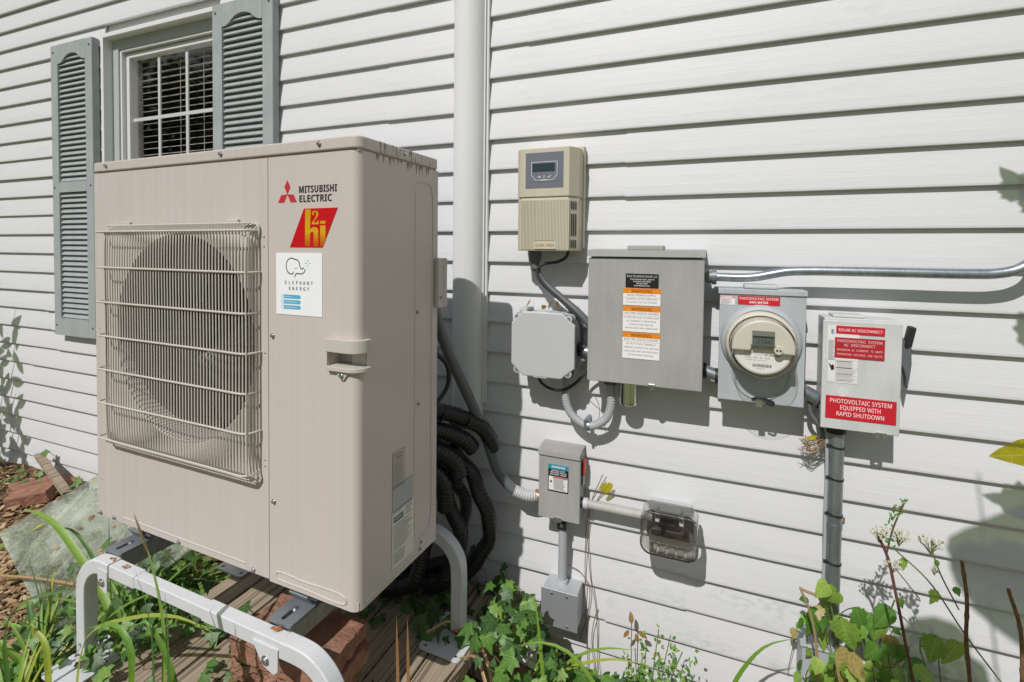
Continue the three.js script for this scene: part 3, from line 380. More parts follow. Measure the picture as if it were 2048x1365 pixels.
  rl('label', canv(300, 520, (g, w, h) => { const R = rng(3); g.fillStyle = '#b8afa2'; g.fillRect(0, 0, w, h); g.strokeStyle = '#6a645b'; g.lineWidth = 3; g.strokeRect(14, 14, w - 28, 120); g.fillStyle = '#4a463f'; g.textAlign = 'center'; g.font = 'bold 34px sans-serif'; g.fillText('REFRIGERANT', 150, 62, 250); g.font = 'bold 50px sans-serif'; g.fillText('R410A', 150, 116, 200); print(g, 16, 160, 268, 15, 23, R, '#6a645b'); }), 0.05, 0.088, -0.151, 0.263);
  rl('label', S({ color: lin(0.42, 0.43, 0.43), roughness: 0.5 }), 0.085, 0.062, -0.168, 0.194);
  rl('label', canv(470, 740, (g, w, h) => { const R = rng(4); g.fillStyle = '#dedcd2'; g.fillRect(0, 0, w, h); g.fillStyle = '#33322f'; for (const [x, y] of [[40, 30], [26, 54], [54, 54]]) { g.beginPath(); g.moveTo(x, y - 12); g.lineTo(x + 9, y); g.lineTo(x, y + 12); g.lineTo(x - 9, y); g.fill(); } g.font = 'bold 24px sans-serif'; g.fillText('MITSUBISHI', 80, 38); g.fillText('ELECTRIC', 80, 62); g.fillStyle = '#5c6b70'; g.beginPath(); g.roundRect(28, 92, 210, 80, 12); g.fill(); g.fillStyle = '#c8d0d0'; g.font = 'bold 30px sans-serif'; g.fillText('INVERTER', 52, 140); print(g, 280, 40, 160, 9, 16, R); print(g, 26, 196, 410, 20, 17, R); print(g, 26, 550, 260, 10, 16, R); g.fillStyle = '#b8a892'; g.globalAlpha = 0.5; for (let i = 0; i < 6; i++) g.fillRect(R() * w, 240 + R() * 200, 60 + R() * 160, 4); g.globalAlpha = 1; }), 0.0935, 0.14, -0.171, 0.099);
}

// ---------------------------------------------------------------- stand under the heat pump (same axes as the unit)
{
  const s = thing('equipment_stand', 'white bent tube stand with rust spots carrying the heat pump', 'stand', null, UP, UT);
  const hb = -0.055, hw = 0.0165;
  const sweep = (pts, w, seg) => { const g = new THREE.ExtrudeGeometry(rrect(-w, w, -w, w, 0.004), { extrudePath: new THREE.CatmullRomCurve3(A(pts), false, 'centripetal'), steps: seg, bevelEnabled: false, curveSegments: 3 }); return uvm(g); };
  const R = rng(8);
  for (const [b, front] of [[0.079, 1], [-0.445, 0]]) {
    for (const sd of [-1, 1]) {
      const a0 = sd < 0 ? -0.862 : 0.012, dir = -sd, ai = sd < 0 ? -0.732 : -0.128; const p = [[a0, -0.318, b], [a0, -0.25, b], [a0, -0.17, b]]; for (let k = 1; k <= 5; k++) { const t = k / 6 * Math.PI / 2; p.push([a0 + dir * 0.095 * (1 - Math.cos(t)), -0.15 + 0.095 * Math.sin(t), b]); } p.push([a0 + dir * 0.1, hb, b], [(a0 + dir * 0.1 + ai) / 2, hb, b], [ai, hb, b]);
      obj('leg', sweep(p, hw + 0.002, 44), M.standWhite, s);
      obj('foot_bolt', [cyl(0.011, 0.014, a0, -0.324, b, 'y', 0.011, 6), cyl(0.014, 0.004, a0, -0.3335, b)], M.rust, s);
      const pa0 = sd < 0 ? -0.9 : -0.068, pa1 = sd < 0 ? -0.775 : 0.065, pb0 = b - (front ? 0.13 : 0.065), pb1 = b + (front ? 0.095 : 0.1);
      const pl = sub('foot_plate', s), gp = new THREE.ExtrudeGeometry((() => { const q = rrect(pa0, pa1, pb0, pb1, 0.014); for (const [x, y] of [[pa0 + 0.018, pb0 + 0.018], [pa1 - 0.018, pb0 + 0.018], [pa0 + 0.018, pb1 - 0.018], [pa1 - 0.018, pb1 - 0.018]]) q.holes.push(circ(x, y, 0.006)); return q; })(), { depth: 0.005, bevelEnabled: false, curveSegments: 8 }); gp.rotateX(Math.PI / 2); gp.translate(0, -0.333, 0);
      obj('plate', uvm(gp), M.standWhite, pl); obj('rubber_pad', bb(pa0 + 0.004, pa1 - 0.004, -0.3395, -0.3382, pb0 + 0.004, pb1 - 0.004), M.black, pl);
    }
    obj('crossbar', bb(-0.66, -0.1, hb - 0.0145, hb + 0.0145, b - 0.0145, b + 0.0145, 0.003), M.standWhite, s);
    const sl = (x0, x1) => obj('collar', bb(x0, x1, hb - 0.0165, hb + 0.0168, b - 0.0165, b + 0.0166, 0.003), M.standWhite, s);
    sl(-0.7305, -0.625); sl(-0.375, -0.1295);
    obj('bolt_tab', prism([[-0.775, hb], [-0.7325, hb], [-0.7325, hb - 0.052], [-0.742, hb - 0.058], [-0.765, hb - 0.046], [-0.772, hb - 0.026]], b + 0.0165, b + 0.0202), M.standWhite, s);
    obj('bolt_tab', prism([[-0.205, hb], [-0.13, hb], [-0.13, hb - 0.045], [-0.142, hb - 0.056], [-0.175, hb - 0.045], [-0.19, hb - 0.022]], b + 0.0168, b + 0.0205), M.standWhite, s);
    for (const x of [-0.752, -0.165]) screw(s, x, hb - 0.032, b + 0.0207, 0, BOLT, 'bolt', M.zinc);
  }
  for (const a of [-0.773, -0.166]) { // rails running front to back, with the slotted feet of the unit on them
    const r = sub('rail', s), w = 0.033;
    obj('channel', [bb(a - w, a + w, -0.0395, -0.0365, -0.425, 0.06), bb(a - w, a - w + 0.003, -0.074, -0.0395, -0.425, 0.06), bb(a + w - 0.003, a + w, -0.074, -0.0395, -0.425, 0.06), bb(a - w, a - 0.012, -0.077, -0.074, -0.425, 0.06), bb(a + 0.012, a + w, -0.077, -0.074, -0.425, 0.06)], M.galv, r);
    const q = rrect(a - w - 0.001, a + w + 0.001, -0.02, 0.062, 0.008), slot = new THREE.Path(); slot.absarc(a, 0.046, 0.006, Math.PI, 0, true); slot.absarc(a, 0.012, 0.006, 0, Math.PI, true); q.holes.push(slot);
    const g = new THREE.ExtrudeGeometry(q, { depth: 0.005, bevelEnabled: true, bevelSize: 0.0012, bevelThickness: 0.0012, bevelOffset: -0.0012, bevelSegments: 2, curveSegments: 8 }); g.rotateX(Math.PI / 2); g.translate(0, -0.0295, 0); 
    obj('foot', [uvm(g), at(bx(0.056, 0.005, 0.04, 0, 0, 0, 0.002), a, -0.0165, -0.006, -0.95, 0, 0), bb(a - 0.028, a - 0.006, -0.03, -0.001, -0.028, -0.022), bb(a + 0.008, a + 0.028, -0.03, -0.001, -0.028, -0.022)], M.blueGrey, r);
    const bo = obj('bolt', BOLT, M.zinc, r); bo.rotation.x = -Math.PI / 2; bo.position.set(a, -0.0292, 0.014); bo.scale.setScalar(0.8);
  }
  const spot = (x, z, n) => { for (let k = 0; k < n; k++) { const q = [], m = 9, r0 = 0.0012 + R() * R() * 0.0045; for (let i = 0; i < m; i++) { const t = i / m * Math.PI * 2, rr = r0 * (0.55 + R() * 0.8); q.push([Math.cos(t) * rr * 1.7, Math.sin(t) * rr]); } const g = prism(q, 0, 0.0003 + k * 0.00012); g.rotateX(-Math.PI / 2); g.translate(x + (R() - 0.5) * 0.02, hb + 0.0189, z + (R() - 0.5) * 0.012); obj('rust_spot', g, M.rust, s); } };
  spot(-0.745, 0.074, 9); spot(-0.165, 0.072, 12); spot(-0.68, 0.08, 7);
}

// ---------------------------------------------------------------- timber platform, pavers
{
  const p = thing('timber_platform', 'weathered wooden plank platform under the heat pump stand', 'platform'); const R = rng(21);
  for (let i = 0; i < 8; i++) { const x1 = -0.588 - i * 0.1135, m = M.plank[i % 3], y = 0.1275 + (R() - 0.5) * 0.003; const g = uvm(bb(x1 - 0.1075, x1, y - 0.036, y, 0.035 + R() * 0.02, 1.02, 0.004), i * 0.37, R() * 3); obj('plank', g, m, p);
    for (const z of [0.085, 0.52]) for (const dx of [0.025, 0.083]) obj('nail_hole_dot', cyl(0.0035, 0.002, x1 - dx + (R() - 0.5) * 0.012, y + 0.0002, z + (R() - 0.5) * 0.02, 'y', 0.0035, 8), M.bark, p); }  // dark colour of these discs stands in for shade inside nail holes
  for (const z of [0.1, 0.55, 0.95]) obj('joist', uvm(bb(-1.49, -0.592, -0.16, 0.089, z - 0.02, z + 0.02)), M.plank[1], p);
  // stack of pavers under the front rail
  const rough = (g, s, amt) => { const q = g.attributes.position; for (let i = 0; i < q.count; i++) { const x = q.getX(i), y = q.getY(i), z = q.getZ(i); const h = fbm(n1, (x * 9 + s + 50) / 64, (y * 20 + z * 9 + 40) / 64, 512, 512, 4) - 0.5, k = fbm(n2, (z * 9 + s + 50) / 64, (x * 9 - y * 14 + 40) / 64, 512, 512, 4) - 0.5; q.setXYZ(i, x + h * amt, y + k * amt * 0.25, z + k * amt); } g.computeVertexNormals(); return uvm(g); };
  for (let L = 0; L < 4; L++) for (let k = 0; k < 2; k++) {
    const y = 0.1305 + L * 0.0535 + 0.026, x = -0.958 + k * 0.139 + (R() - 0.5) * 0.026, z = 0.68 + (R() - 0.5) * 0.034 - k * 0.008, g0 = new THREE.BoxGeometry(0.134, 0.043, 0.178, 16, 4, 22); g0.rotateY((R() - 0.5) * 0.1 + 0.06);
    g0.translate(x, y, z); const top = L === 3; solo('paver', rough(g0, L * 13.1 + k * 27, top ? 0.016 : 0.026), L < 3 && (k === 0 || L === 1) ? M.brickMoss : M.brick[(L + k) % 2], top ? ['red paver topping the stack under the stand, farther from the house corner cover', 'red paver on top of the stack, below the beige unit\'s rounded corner'][k] : k ? 'crumbling red paver in the stack below the unit\'s rounded corner' : 'mossy crumbling paver in the stack below the stand bar', 'paver', top ? null : k ? 'red pavers stacked under the stand' : 'mossy pavers stacked under the stand'); }
}

// ---------------------------------------------------------------- wall equipment
const wavy = (r, amp, pitch) => (t, a, m) => r + amp * Math.sin(m / pitch * Math.PI * 2);
{ // solar inverter
  const t = thing('solar_inverter', 'tan inverter with grey display panel and ribbed lower cover on the siding', 'inverter');
  obj('back_plate', bb(-0.548, -0.357, 1.262, 1.575, 0.002, 0.03, 0.003), M.tanBox, t);
  const oct = (y0, y1, d, b = 0.002) => { const g = prism([[-0.547 + d, -0.025], [-0.547 + d, -0.095 + d], [-0.535 + d, -0.11 + d], [-0.383 - d, -0.11 + d], [-0.361 - d, -0.07], [-0.361 - d, -0.025]].map(([x, y]) => [x, y]).reverse(), y0, y1, b); g.rotateX(-Math.PI / 2); g.scale(1, 1, 1); return uvm(g); };
  // prism is drawn with depth as -y, turned so that its front faces +z
  obj('upper_cover', oct(1.4165, 1.5625, 0), M.tanBox, t); obj('seam', oct(1.4095, 1.417, 0.004, 0), M.tanBox, t);
  obj('lower_cover', oct(1.254, 1.4105, 0.001), M.tanBox, t);
  const ribs = []; for (let i = 0; i < 34; i++) { const x = -0.53 + i * 0.00445; ribs.push(i > 9 && i < 24 ? bb(x - 0.0013, x + 0.0013, 1.286, 1.406, 0.108, 0.1112) : bb(x - 0.0013, x + 0.0013, 1.258, 1.406, 0.108, 0.1112)); }
  obj('ribbing', ribs, M.tanBox, t);
  const lou = sub('painted_side_vent', t); for (const [a, b] of [[1.378, 1.402], [1.3, 1.365], [1.264, 1.288]]) for (let k = 0; k < 3; k++) { const g = bb(-0.0015, 0.0015, a, b, -0.001, 0.0012); g.rotateY(1.068); const q = 0.25 + k * 0.2; g.translate(-0.383 + 0.022 * q, 0, 0.109 - 0.04 * q); obj('slot', g, M.black, lou); }  // black bars: the dark of the vent openings is painted, nothing is cut
  label('display_panel', M.slate, 0.117, 0.106, -0.459, 1.4955, 0.1105, t);
  label('display_print', canv(480, 340, (g, w, h) => { g.fillStyle = '#6f757c'; g.fillRect(0, 0, w, h); g.strokeStyle = '#e4e6e8'; g.lineWidth = 7; g.beginPath(); g.moveTo(20, 20); g.lineTo(460, 20); g.lineTo(460, 235); g.lineTo(385, 318); g.lineTo(95, 318); g.lineTo(20, 235); g.closePath(); g.stroke(); g.lineWidth = 9; g.beginPath(); g.moveTo(125, 265); g.lineTo(175, 265); g.moveTo(156, 248); g.lineTo(175, 265); g.lineTo(156, 282); g.moveTo(238, 240); g.lineTo(238, 290); g.moveTo(300, 262); g.lineTo(318, 282); g.lineTo(355, 240); g.stroke(); g.lineWidth = 14; g.beginPath(); g.moveTo(190, 318); g.lineTo(290, 318); g.stroke(); }), 0.087, 0.062, -0.459, 1.493, 0.1112, t);
  label('screen', M.lcd, 0.069, 0.024, -0.461, 1.5035, 0.1122, t);
  label('name_plate', canv(360, 110, (g, w, h) => { g.fillStyle = '#cfc8ae'; g.fillRect(0, 0, w, h); g.fillStyle = '#3a3833'; g.font = '62px sans-serif'; const s = 'SUNPOWER'; let x = 18; for (const c of s) { g.fillStyle = c === 'O' ? '#d08a50' : '#3a3833'; g.fillText(c, x, 78); x += g.measureText(c).width * 0.98; } }), 0.068, 0.021, -0.454, 1.2705, 0.1125, t);
}
{ // flexible conduit and cable from the inverter to the big panel
  const c = solo('flexible_conduit', [tube(A([[-0.504, 1.256, 0.05], [-0.504, 1.232, 0.052], [-0.501, 1.205, 0.056], [-0.478, 1.164, 0.06], [-0.417, 1.113, 0.065], [-0.358, 1.068, 0.07], [-0.31, 1.02, 0.07]]), wavy(0.0115, 0.0005, 0.006), { seg: 120, ring: 12 })], M.conduitDark, 'dark grey flexible conduit curving from the tan inverter to the grey panel', 'conduit');
  obj('fitting', [cyl(0.02, 0.035, -0.504, 1.238, 0.05, 'y', 0.022, 8), cyl(0.014, 0.03, -0.503, 1.212, 0.054)], M.conduitDark, c);
  obj('cable_tie', cyl(0.0145, 0.006, -0.4975, 1.196, 0.0565, 'y', 0.0145, 12), M.black, c);
  solo('black_cable', tube(A([[-0.395, 1.256, 0.06], [-0.4, 1.238, 0.06], [-0.424, 1.222, 0.062], [-0.476, 1.211, 0.07], [-0.49, 1.19, 0.074], [-0.46, 1.145, 0.08], [-0.405, 1.1, 0.083], [-0.355, 1.052, 0.088], [-0.345, 1.0, 0.085], [-0.352, 0.95, 0.07]]), 0.0048, { seg: 60, ring: 8 }), M.black, 'thin black cable looping down from the tan inverter', 'cable');
}
{ // plastic junction box
  const t = thing('junction_box', 'light grey octagonal plastic junction box beside the panel with warning stickers', 'junction box');
  const oc = (d, c) => [[-0.555 + d, 0.908 + c], [-0.518, 0.873 + d], [-0.398, 0.873 + d], [-0.357 - d, 0.908 + c], [-0.357 - d, 1.034 - c], [-0.396, 1.07 - d], [-0.52, 1.07 - d], [-0.555 + d, 1.034 - c]];
  obj('body', prism(rrect(-0.55, -0.362, 0.878, 1.065, 0.012), 0.004, 0.098, 0.002), M.greyLight, t);
  const notch = new THREE.Shape(oc(0, 0).map((p) => new THREE.Vector2(...p)));
  obj('lid', prism(notch, 0.104, 0.121, 0.004), M.greyLight, t); obj('gasket', prism(rrect(-0.549, -0.363, 0.879, 1.064, 0.012), 0.098, 0.1045), M.conduitDark, t);
  for (const [x, y] of [[-0.536, 1.052], [-0.378, 1.052], [-0.536, 0.891], [-0.378, 0.891]]) { obj('screw_post', cyl(0.0115, 0.014, x, y, 0.111, 'z', 0.0115, 16), M.greyLight, t); obj('screw', cyl(0.0075, 0.002, x, y, 0.1185, 'z', 0.007, 12), M.zinc, t); }
  obj('lid_tab', [bb(-0.475, -0.435, 1.062, 1.072, 0.098, 0.118, 0.003), bb(-0.485, -0.44, 0.87, 0.878, 0.098, 0.12, 0.003)], M.greyLight, t);
  obj('mounting_ear', [bb(-0.395, -0.37, 1.066, 1.082, 0.01, 0.06, 0.002), bb(-0.54, -0.515, 1.066, 1.076, 0.02, 0.09, 0.002)], M.greyLight, t);
  const R = rng(31); for (let i = 0; i < 6; i++) { const l = leafShape('oval', 0.026 + R() * 0.012); const m = solo('dead_leaf', l, M.dry[i % 2], 'small curled brown leaf lying on top of the octagonal junction box', 'leaf', 'dead leaves on the junction box'); m.position.set(-0.52 + i * 0.024, 1.077 + R() * 0.004, 0.05 + R() * 0.045); m.rotation.set(-1.1 + R() * 0.7, R() * 6, R() * 0.6); }
}
{ // nipples between the boxes
  const nip = (x0, x1, y0, y1, lab) => { const t = thing('conduit_nipple', lab, 'conduit fitting'); obj('body', tube(A([[x0, y0, 0.05], [(x0 + x1) / 2, (y0 + y1) / 2, 0.05], [x1, y1, 0.05]]), 0.0175, { seg: 6, ring: 8 }), M.galv, t); obj('locknut', [cyl(0.022, 0.009, x1 - 0.006, y1, 0.05, 'x', 0.022, 8), cyl(0.022, 0.009, x0 + 0.006, y0, 0.05, 'x', 0.022, 8)], M.black, t); };
  nip(-0.364, -0.312, 0.955, 0.945, 'short metal fitting between the octagonal box and the warning panel'); nip(-0.012, 0.03, 0.925, 0.913, 'short metal fitting between the warning panel and the meter'); nip(0.222, 0.272, 0.9, 0.874, 'short metal fitting between the meter and the red labelled switch');
}
const warnTex = (h, head, lines, fs) => canv(620, h, (g, w) => { g.fillStyle = '#f2f2ee'; g.fillRect(0, 0, w, h); g.fillStyle = '#ee8a1c'; g.fillRect(0, 0, w, 92); g.fillStyle = '#f2c13a'; g.strokeStyle = '#5a3a10'; g.lineWidth = 3; g.beginPath(); g.moveTo(98, 20); g.lineTo(132, 78); g.lineTo(64, 78); g.closePath(); g.fill(); g.stroke(); g.fillStyle = '#2a1a08'; g.fillRect(95, 40, 6, 20); g.fillRect(95, 65, 6, 6); g.font = '76px sans-serif'; g.fillText('WARNING', 142, 76, 400); g.textAlign = 'center'; g.fillStyle = '#2c2c2c'; let y = 140; g.font = '50px sans-serif'; g.fillText(head, w / 2, y, 570); g.strokeStyle = '#444'; g.beginPath(); g.moveTo(0, y + 24); g.lineTo(w, y + 24); g.stroke(); g.font = fs + 'px sans-serif'; g.fillStyle = '#3d3d3d'; for (const l of lines) { y += (h - 178) / lines.length * (l === lines[0] ? 1.05 : 0.92) ; g.fillText(l, w / 2, y, 585); } });
{ // main solar panel box
  const t = thing('electrical_panel', 'large grey electrical panel with three orange warning stickers', 'panel');
  obj('box', bb(-0.316, -0.016, 0.886, 1.252, 0.002, 0.108, 0.003), M.greyDark, t);
  obj('door', bb(-0.32, -0.012, 0.8805, 1.2355, 0.109, 0.121, 0.003), M.greyDark, t);
  const hood = prism([[0, 1.262], [0.126, 1.258], [0.128, 1.24], [0.1245, 1.24], [0.123, 1.2545], [0, 1.2565]], -0.323, -0.0095); hood.rotateY(-Math.PI / 2); hood.scale(1, 1, 1); hood.translate(0, 0, 0); const hp = hood.attributes.position; for (let i = 0; i < hp.count; i++) { const x = hp.getX(i), z = hp.getZ(i); hp.setX(i, x); hp.setZ(i, z); }
  hood.computeBoundingBox(); if (hood.boundingBox.max.x > 0) hood.translate(-hood.boundingBox.max.x - 0.0095, 0, 0); hood.computeBoundingBox(); if (hood.boundingBox.min.z < -0.01) { hood.scale(1, 1, -1); const ar = hood.attributes.position.array; for (let i = 0; i < ar.length; i += 9) for (let k = 0; k < 3; k++) { const s = ar[i + 3 + k]; ar[i + 3 + k] = ar[i + 6 + k]; ar[i + 6 + k] = s; } hood.computeVertexNormals(); }
  obj('rain_hood', uvm(hood), M.greyDark, t);
  obj('hub_plate', bb(-0.215, -0.118, 1.2585, 1.272, 0.03, 0.1, 0.003), M.greyDark, t);
  obj('latch', [bb(-0.149, -0.131, 0.8805, 0.89, 0.118, 0.126, 0.002), bb(-0.145, -0.135, 0.872, 0.882, 0.115, 0.12)], M.zinc, t);
  label('contact_label', canv(540, 240, (g, w, h) => { g.fillStyle = '#17171a'; g.fillRect(0, 0, w, h); g.fillStyle = '#e8e6e0'; g.textAlign = 'center'; g.font = '46px sans-serif'; g.fillText('BLUE SELENIUM SOLAR, LLC', w / 2, 60, 500); g.font = 'bold 30px sans-serif'; ['17 Jan Sebastian Drive, Suite 10', 'Sandwich, MA 02563', '508-833-9500', 'www.BlueSel.com'].forEach((s, i) => g.fillText(s, w / 2, 106 + i * 36, 400)); }), 0.088, 0.039, -0.171, 1.1735, 0.1218, t, 0, -0.004);
  label('warning_label', warnTex(300, 'DUAL POWER SUPPLY', ['SOURCES: UTILITY GRID AND', 'PV SOLAR ELECTRIC SYSTEM'], 40), 0.0995, 0.0475, -0.1712, 1.1287, 0.1222, t);
  label('warning_label', warnTex(440, 'ELECTRIC SHOCK HAZARD', ['IF GROUND FAULT IS INDICATED', 'ALL NORMALLY GROUNDED', 'CONDUCTORS MAY BE', 'UNGROUDED AND ENERGIZED'], 40), 0.0995, 0.0715, -0.171, 1.0667, 0.1222, t);
  label('warning_label', warnTex(460, 'ELECTRIC SHOCK HAZARD', ['DO NOT TOUCH TERMINALS', 'TERMINALS ON BOTH THE LINE AND', 'LOAD SIDES MAY BE ENERGIZED', 'IN THE OPEN POSITION'], 40), 0.0995, 0.0735, -0.171, 0.9922, 0.1222, t, 0, -0.004);
}
{ // U shaped liquid-tight conduit and the metal sensor cup below the panel
  const c = solo('looped_conduit', [tube(A([[-0.35, 0.93, 0.055], [-0.385, 0.885, 0.055], [-0.395, 0.84, 0.055], [-0.397, 0.795, 0.055], [-0.378, 0.752, 0.055], [-0.326, 0.725, 0.055], [-0.277, 0.752, 0.055], [-0.261, 0.797, 0.055], [-0.263, 0.85, 0.055], [-0.264, 0.89, 0.055]]), wavy(0.0125, 0.0007, 0.008), { seg: 200, ring: 14 })], M.greyPvc, 'grey ribbed conduit hanging in a loop below the warning panel', 'conduit');
  obj('fitting', cyl(0.02, 0.03, -0.264, 0.876, 0.055, 'y', 0.022, 8), M.conduitDark, c); obj('strap', [cyl(0.0155, 0.008, -0.326, 0.7255, 0.055, 'x', 0.0155, 16), bb(-0.338, -0.33, 0.712, 0.745, 0.004, 0.072)], M.galv, c);
  solo('black_cable', tube(A([[-0.485, 0.876, 0.07], [-0.475, 0.848, 0.07], [-0.447, 0.831, 0.072], [-0.405, 0.829, 0.074], [-0.37, 0.85, 0.07], [-0.335, 0.888, 0.06], [-0.312, 0.905, 0.055]]), 0.0045, { seg: 40, ring: 8 }), M.black, 'black cable sagging below the octagonal junction box', 'cable');
  solo('thin_wire', tube(A([[-0.352, 0.86, 0.06], [-0.33, 0.83, 0.05], [-0.305, 0.805, 0.045], [-0.295, 0.77, 0.05], [-0.3, 0.738, 0.055]]), 0.001, { seg: 24, ring: 5 }), M.cane, 'thin brown wire hanging above the looped conduit', 'wire');
  const k = thing('metal_cup', 'shiny metal cup shaped canister under the warning panel', 'canister', null, [-0.21, 0.809, 0.065]);
  const g = new THREE.LatheGeometry([[0, 0], [0.024, 0], [0.0265, 0.003], [0.027, 0.01], [0.0262, 0.012], [0.0265, 0.07], [0.0275, 0.078]].map((p) => new THREE.Vector2(...p)), 32); obj('shell', g, M.chrome, k);
}
{ // kWh meter
  const t = thing('meter_socket', 'grey meter socket box with a red photovoltaic label', 'meter box');
  obj('box', bb(0.03, 0.222, 0.866, 1.15, 0.002, 0.085, 0.002), M.grey, t);
  const ring = new THREE.Shape([[0.0265, 0.862], [0.2255, 0.862], [0.2255, 1.146], [0.0265, 1.146]].map((p) => new THREE.Vector2(...p)));
  obj('cover', prism(ring, 0.085, 0.0955, 0.002), M.grey, t);
  const hood = new THREE.BufferGeometry(); obj('hood', [bb(0.0225, 0.2275, 1.1445, 1.1585, 0.002, 0.1, 0.002)], M.grey, t); hood.dispose();
  obj('hub_plate', bb(0.085, 0.165, 1.159, 1.17, 0.02, 0.08, 0.004), M.greyLight, t);
  const lr = new THREE.LatheGeometry([[0.093, 0], [0.0945, 0.002], [0.094, 0.006], [0.089, 0.013], [0.083, 0.0155], [0.08, 0.0155], [0.08, 0]].map((p) => new THREE.Vector2(...p)), 56); lr.rotateX(Math.PI / 2); obj('sealing_ring', uvm(at(lr, 0.1245, 1.025, 0.0955)), M.grey, t);
  // pressed lower arch of the cover
  obj('pressed_arch', tube(A(Array.from({ length: 15 }, (_, i) => { const a = Math.PI + i / 14 * Math.PI; return [0.126 + 0.068 * Math.cos(a), 0.95 + 0.078 * Math.sin(a) , 0.0955]; })), 0.0028, { seg: 40, ring: 6 }), M.grey, t);
  obj('hasp', [bb(0.117, 0.133, 0.852, 0.876, 0.0965, 0.1, 0.001)], M.zinc, t); obj('seal', [tube(A([[0.108, 0.872, 0.099], [0.12, 0.878, 0.104], [0.14, 0.876, 0.104], [0.158, 0.868, 0.1], [0.156, 0.86, 0.1], [0.14, 0.867, 0.103]]), 0.0028, { seg: 26, ring: 6 })], M.black, t);
  label('danger_label', canv(300, 190, (g, w, h) => { const R = rng(6); g.fillStyle = '#e9e7e4'; g.fillRect(0, 0, w, h); g.fillStyle = '#d79aa8'; g.fillRect(0, 0, w, 50); g.fillStyle = '#fff'; g.font = 'bold 42px sans-serif'; g.fillText('DANGER', 70, 40); g.beginPath(); g.moveTo(40, 8); g.lineTo(58, 40); g.lineTo(22, 40); g.fill(); g.fillStyle = '#666'; for (let k = 0; k < 6; k++) g.fillRect(12, 66 + k * 20, 160 + R() * 100, 8); }), 0.036, 0.023, 0.0455, 1.1275, 0.0962, t);
  label('red_label', canv(620, 150, (g, w, h) => { g.fillStyle = '#c4202c'; g.fillRect(0, 0, w, h); g.fillStyle = '#fbeeee'; g.textAlign = 'center'; g.font = '58px sans-serif'; g.fillText('PHOTOVOLTAIC SYSTEM', w / 2, 62, 575); g.font = 'bold 50px sans-serif'; g.fillText('kWh METER', w / 2, 122); }), 0.097, 0.0225, 0.1185, 1.1293, 0.0962, t);
  { const g = new TextGeometry('MILBANK', { font, size: 0.0095, depth: 0.0006, curveSegments: 3 }); g.translate(0.037, 0.885, 0.0953); obj('embossed_name', uvm(g), M.grey, t); }
  const m = thing('electric_meter', 'round glass covered electricity meter with cream hood and grey display', 'meter', null, [0.1235, 1.021, 0.0955]);
  const lathe = (pts, seg = 56) => { const g = new THREE.LatheGeometry(pts.map((p) => new THREE.Vector2(...p)), seg); g.rotateX(Math.PI / 2); return uvm(g); };
  obj('flange', lathe([[0.0805, 0.004], [0.0835, 0.006], [0.0835, 0.024], [0.081, 0.034], [0.077, 0.04], [0.0735, 0.041], [0.0735, 0.004]]), M.meterBeige, m);
  const up = new THREE.Shape(); up.moveTo(-0.0685, -0.008); up.lineTo(-0.0685, 0); up.absarc(0, 0, 0.0685, Math.PI, 0, true); up.lineTo(0.0685, -0.012); up.lineTo(0.035, -0.012); up.lineTo(0.0255, 0.006); up.lineTo(-0.0255, 0.006); up.lineTo(-0.0255, 0.001); up.quadraticCurveTo(-0.0255, -0.008, -0.034, -0.008);
  obj('hood', prism(up, 0.03, 0.093, 0.004, [], 40), M.meterBeige, m);
  const face = sub('face', m); obj('backing', cyl(0.067, 0.05, 0, 0, 0.05, 'z', 0.067, 48), M.meterBeige, face);
  { const q = new THREE.Shape(); q.absarc(0, 0, 0.0635, Math.PI + 0.09, Math.PI * 2 - 0.09); const pg = new THREE.ExtrudeGeometry(q, { depth: 0.0008, bevelEnabled: false, curveSegments: 36 }); pg.translate(0, 0, 0.0755); const pp = pg.attributes.position, pu = pg.attributes.uv; for (let i = 0; i < pp.count; i++) pu.setXY(i, (pp.getX(i) + 0.064) / 0.128, (pp.getY(i) + 0.0765) / 0.078);
    obj('name_plate', pg, S({ roughness: 0.45, map: canv(800, 520, (g, w, h) => { const R = rng(12); g.fillStyle = '#ebe9e4'; g.fillRect(0, 0, w, h); g.fillStyle = '#333'; g.font = '44px sans-serif'; g.fillText('I-210+', 150, 120); g.strokeStyle = '#444'; g.lineWidth = 3; g.strokeRect(310, 70, 90, 70); g.font = '20px sans-serif'; g.fillText('FM', 322, 100); g.font = 'bold 44px sans-serif'; g.fillText('67 898 466', 430, 150); g.font = '30px sans-serif'; g.fillText('CL 200   240V   3W   FM2S', 160, 200); g.font = '22px sans-serif'; g.fillText('120/240V  60Hz  TA 30  KH 7.2', 170, 236); let x = 270; while (x < 520) { const b = 2 + R() * 6; g.fillRect(x, 290, b, 52); x += b + 2 + R() * 5; } g.font = '24px sans-serif'; g.fillText('67 898 466', 320, 376); }) }), face); }
  const lcd = sub('display', m); obj('bezel', bb(-0.0245, 0.0245, 0.005, 0.043, 0.094, 0.0956, 0.0007), M.meterDark = S({ color: lin(0.2, 0.2, 0.17), roughness: 0.5 }), lcd);
  label('screen', canv(400, 210, (g, w, h) => { g.fillStyle = '#5a645a'; g.fillRect(0, 0, w, h); g.fillStyle = '#2c3530'; g.fillRect(0, 0, w, 44); g.font = 'bold 104px monospace'; g.fillText('17345', 76, 158); }), 0.0465, 0.0245, 0, 0.0185, 0.0962, lcd);
  obj('optical_port', [cyl(0.0105, 0.006, 0.033, -0.002, 0.0945, 'z', 0.0095, 24)], M.meterBeige, m); for (const x of [0.0295, 0.0365]) obj('port_hole', cyl(0.0022, 0.002, x, -0.002, 0.0982, 'z', 0.0022, 10), M.black, m);
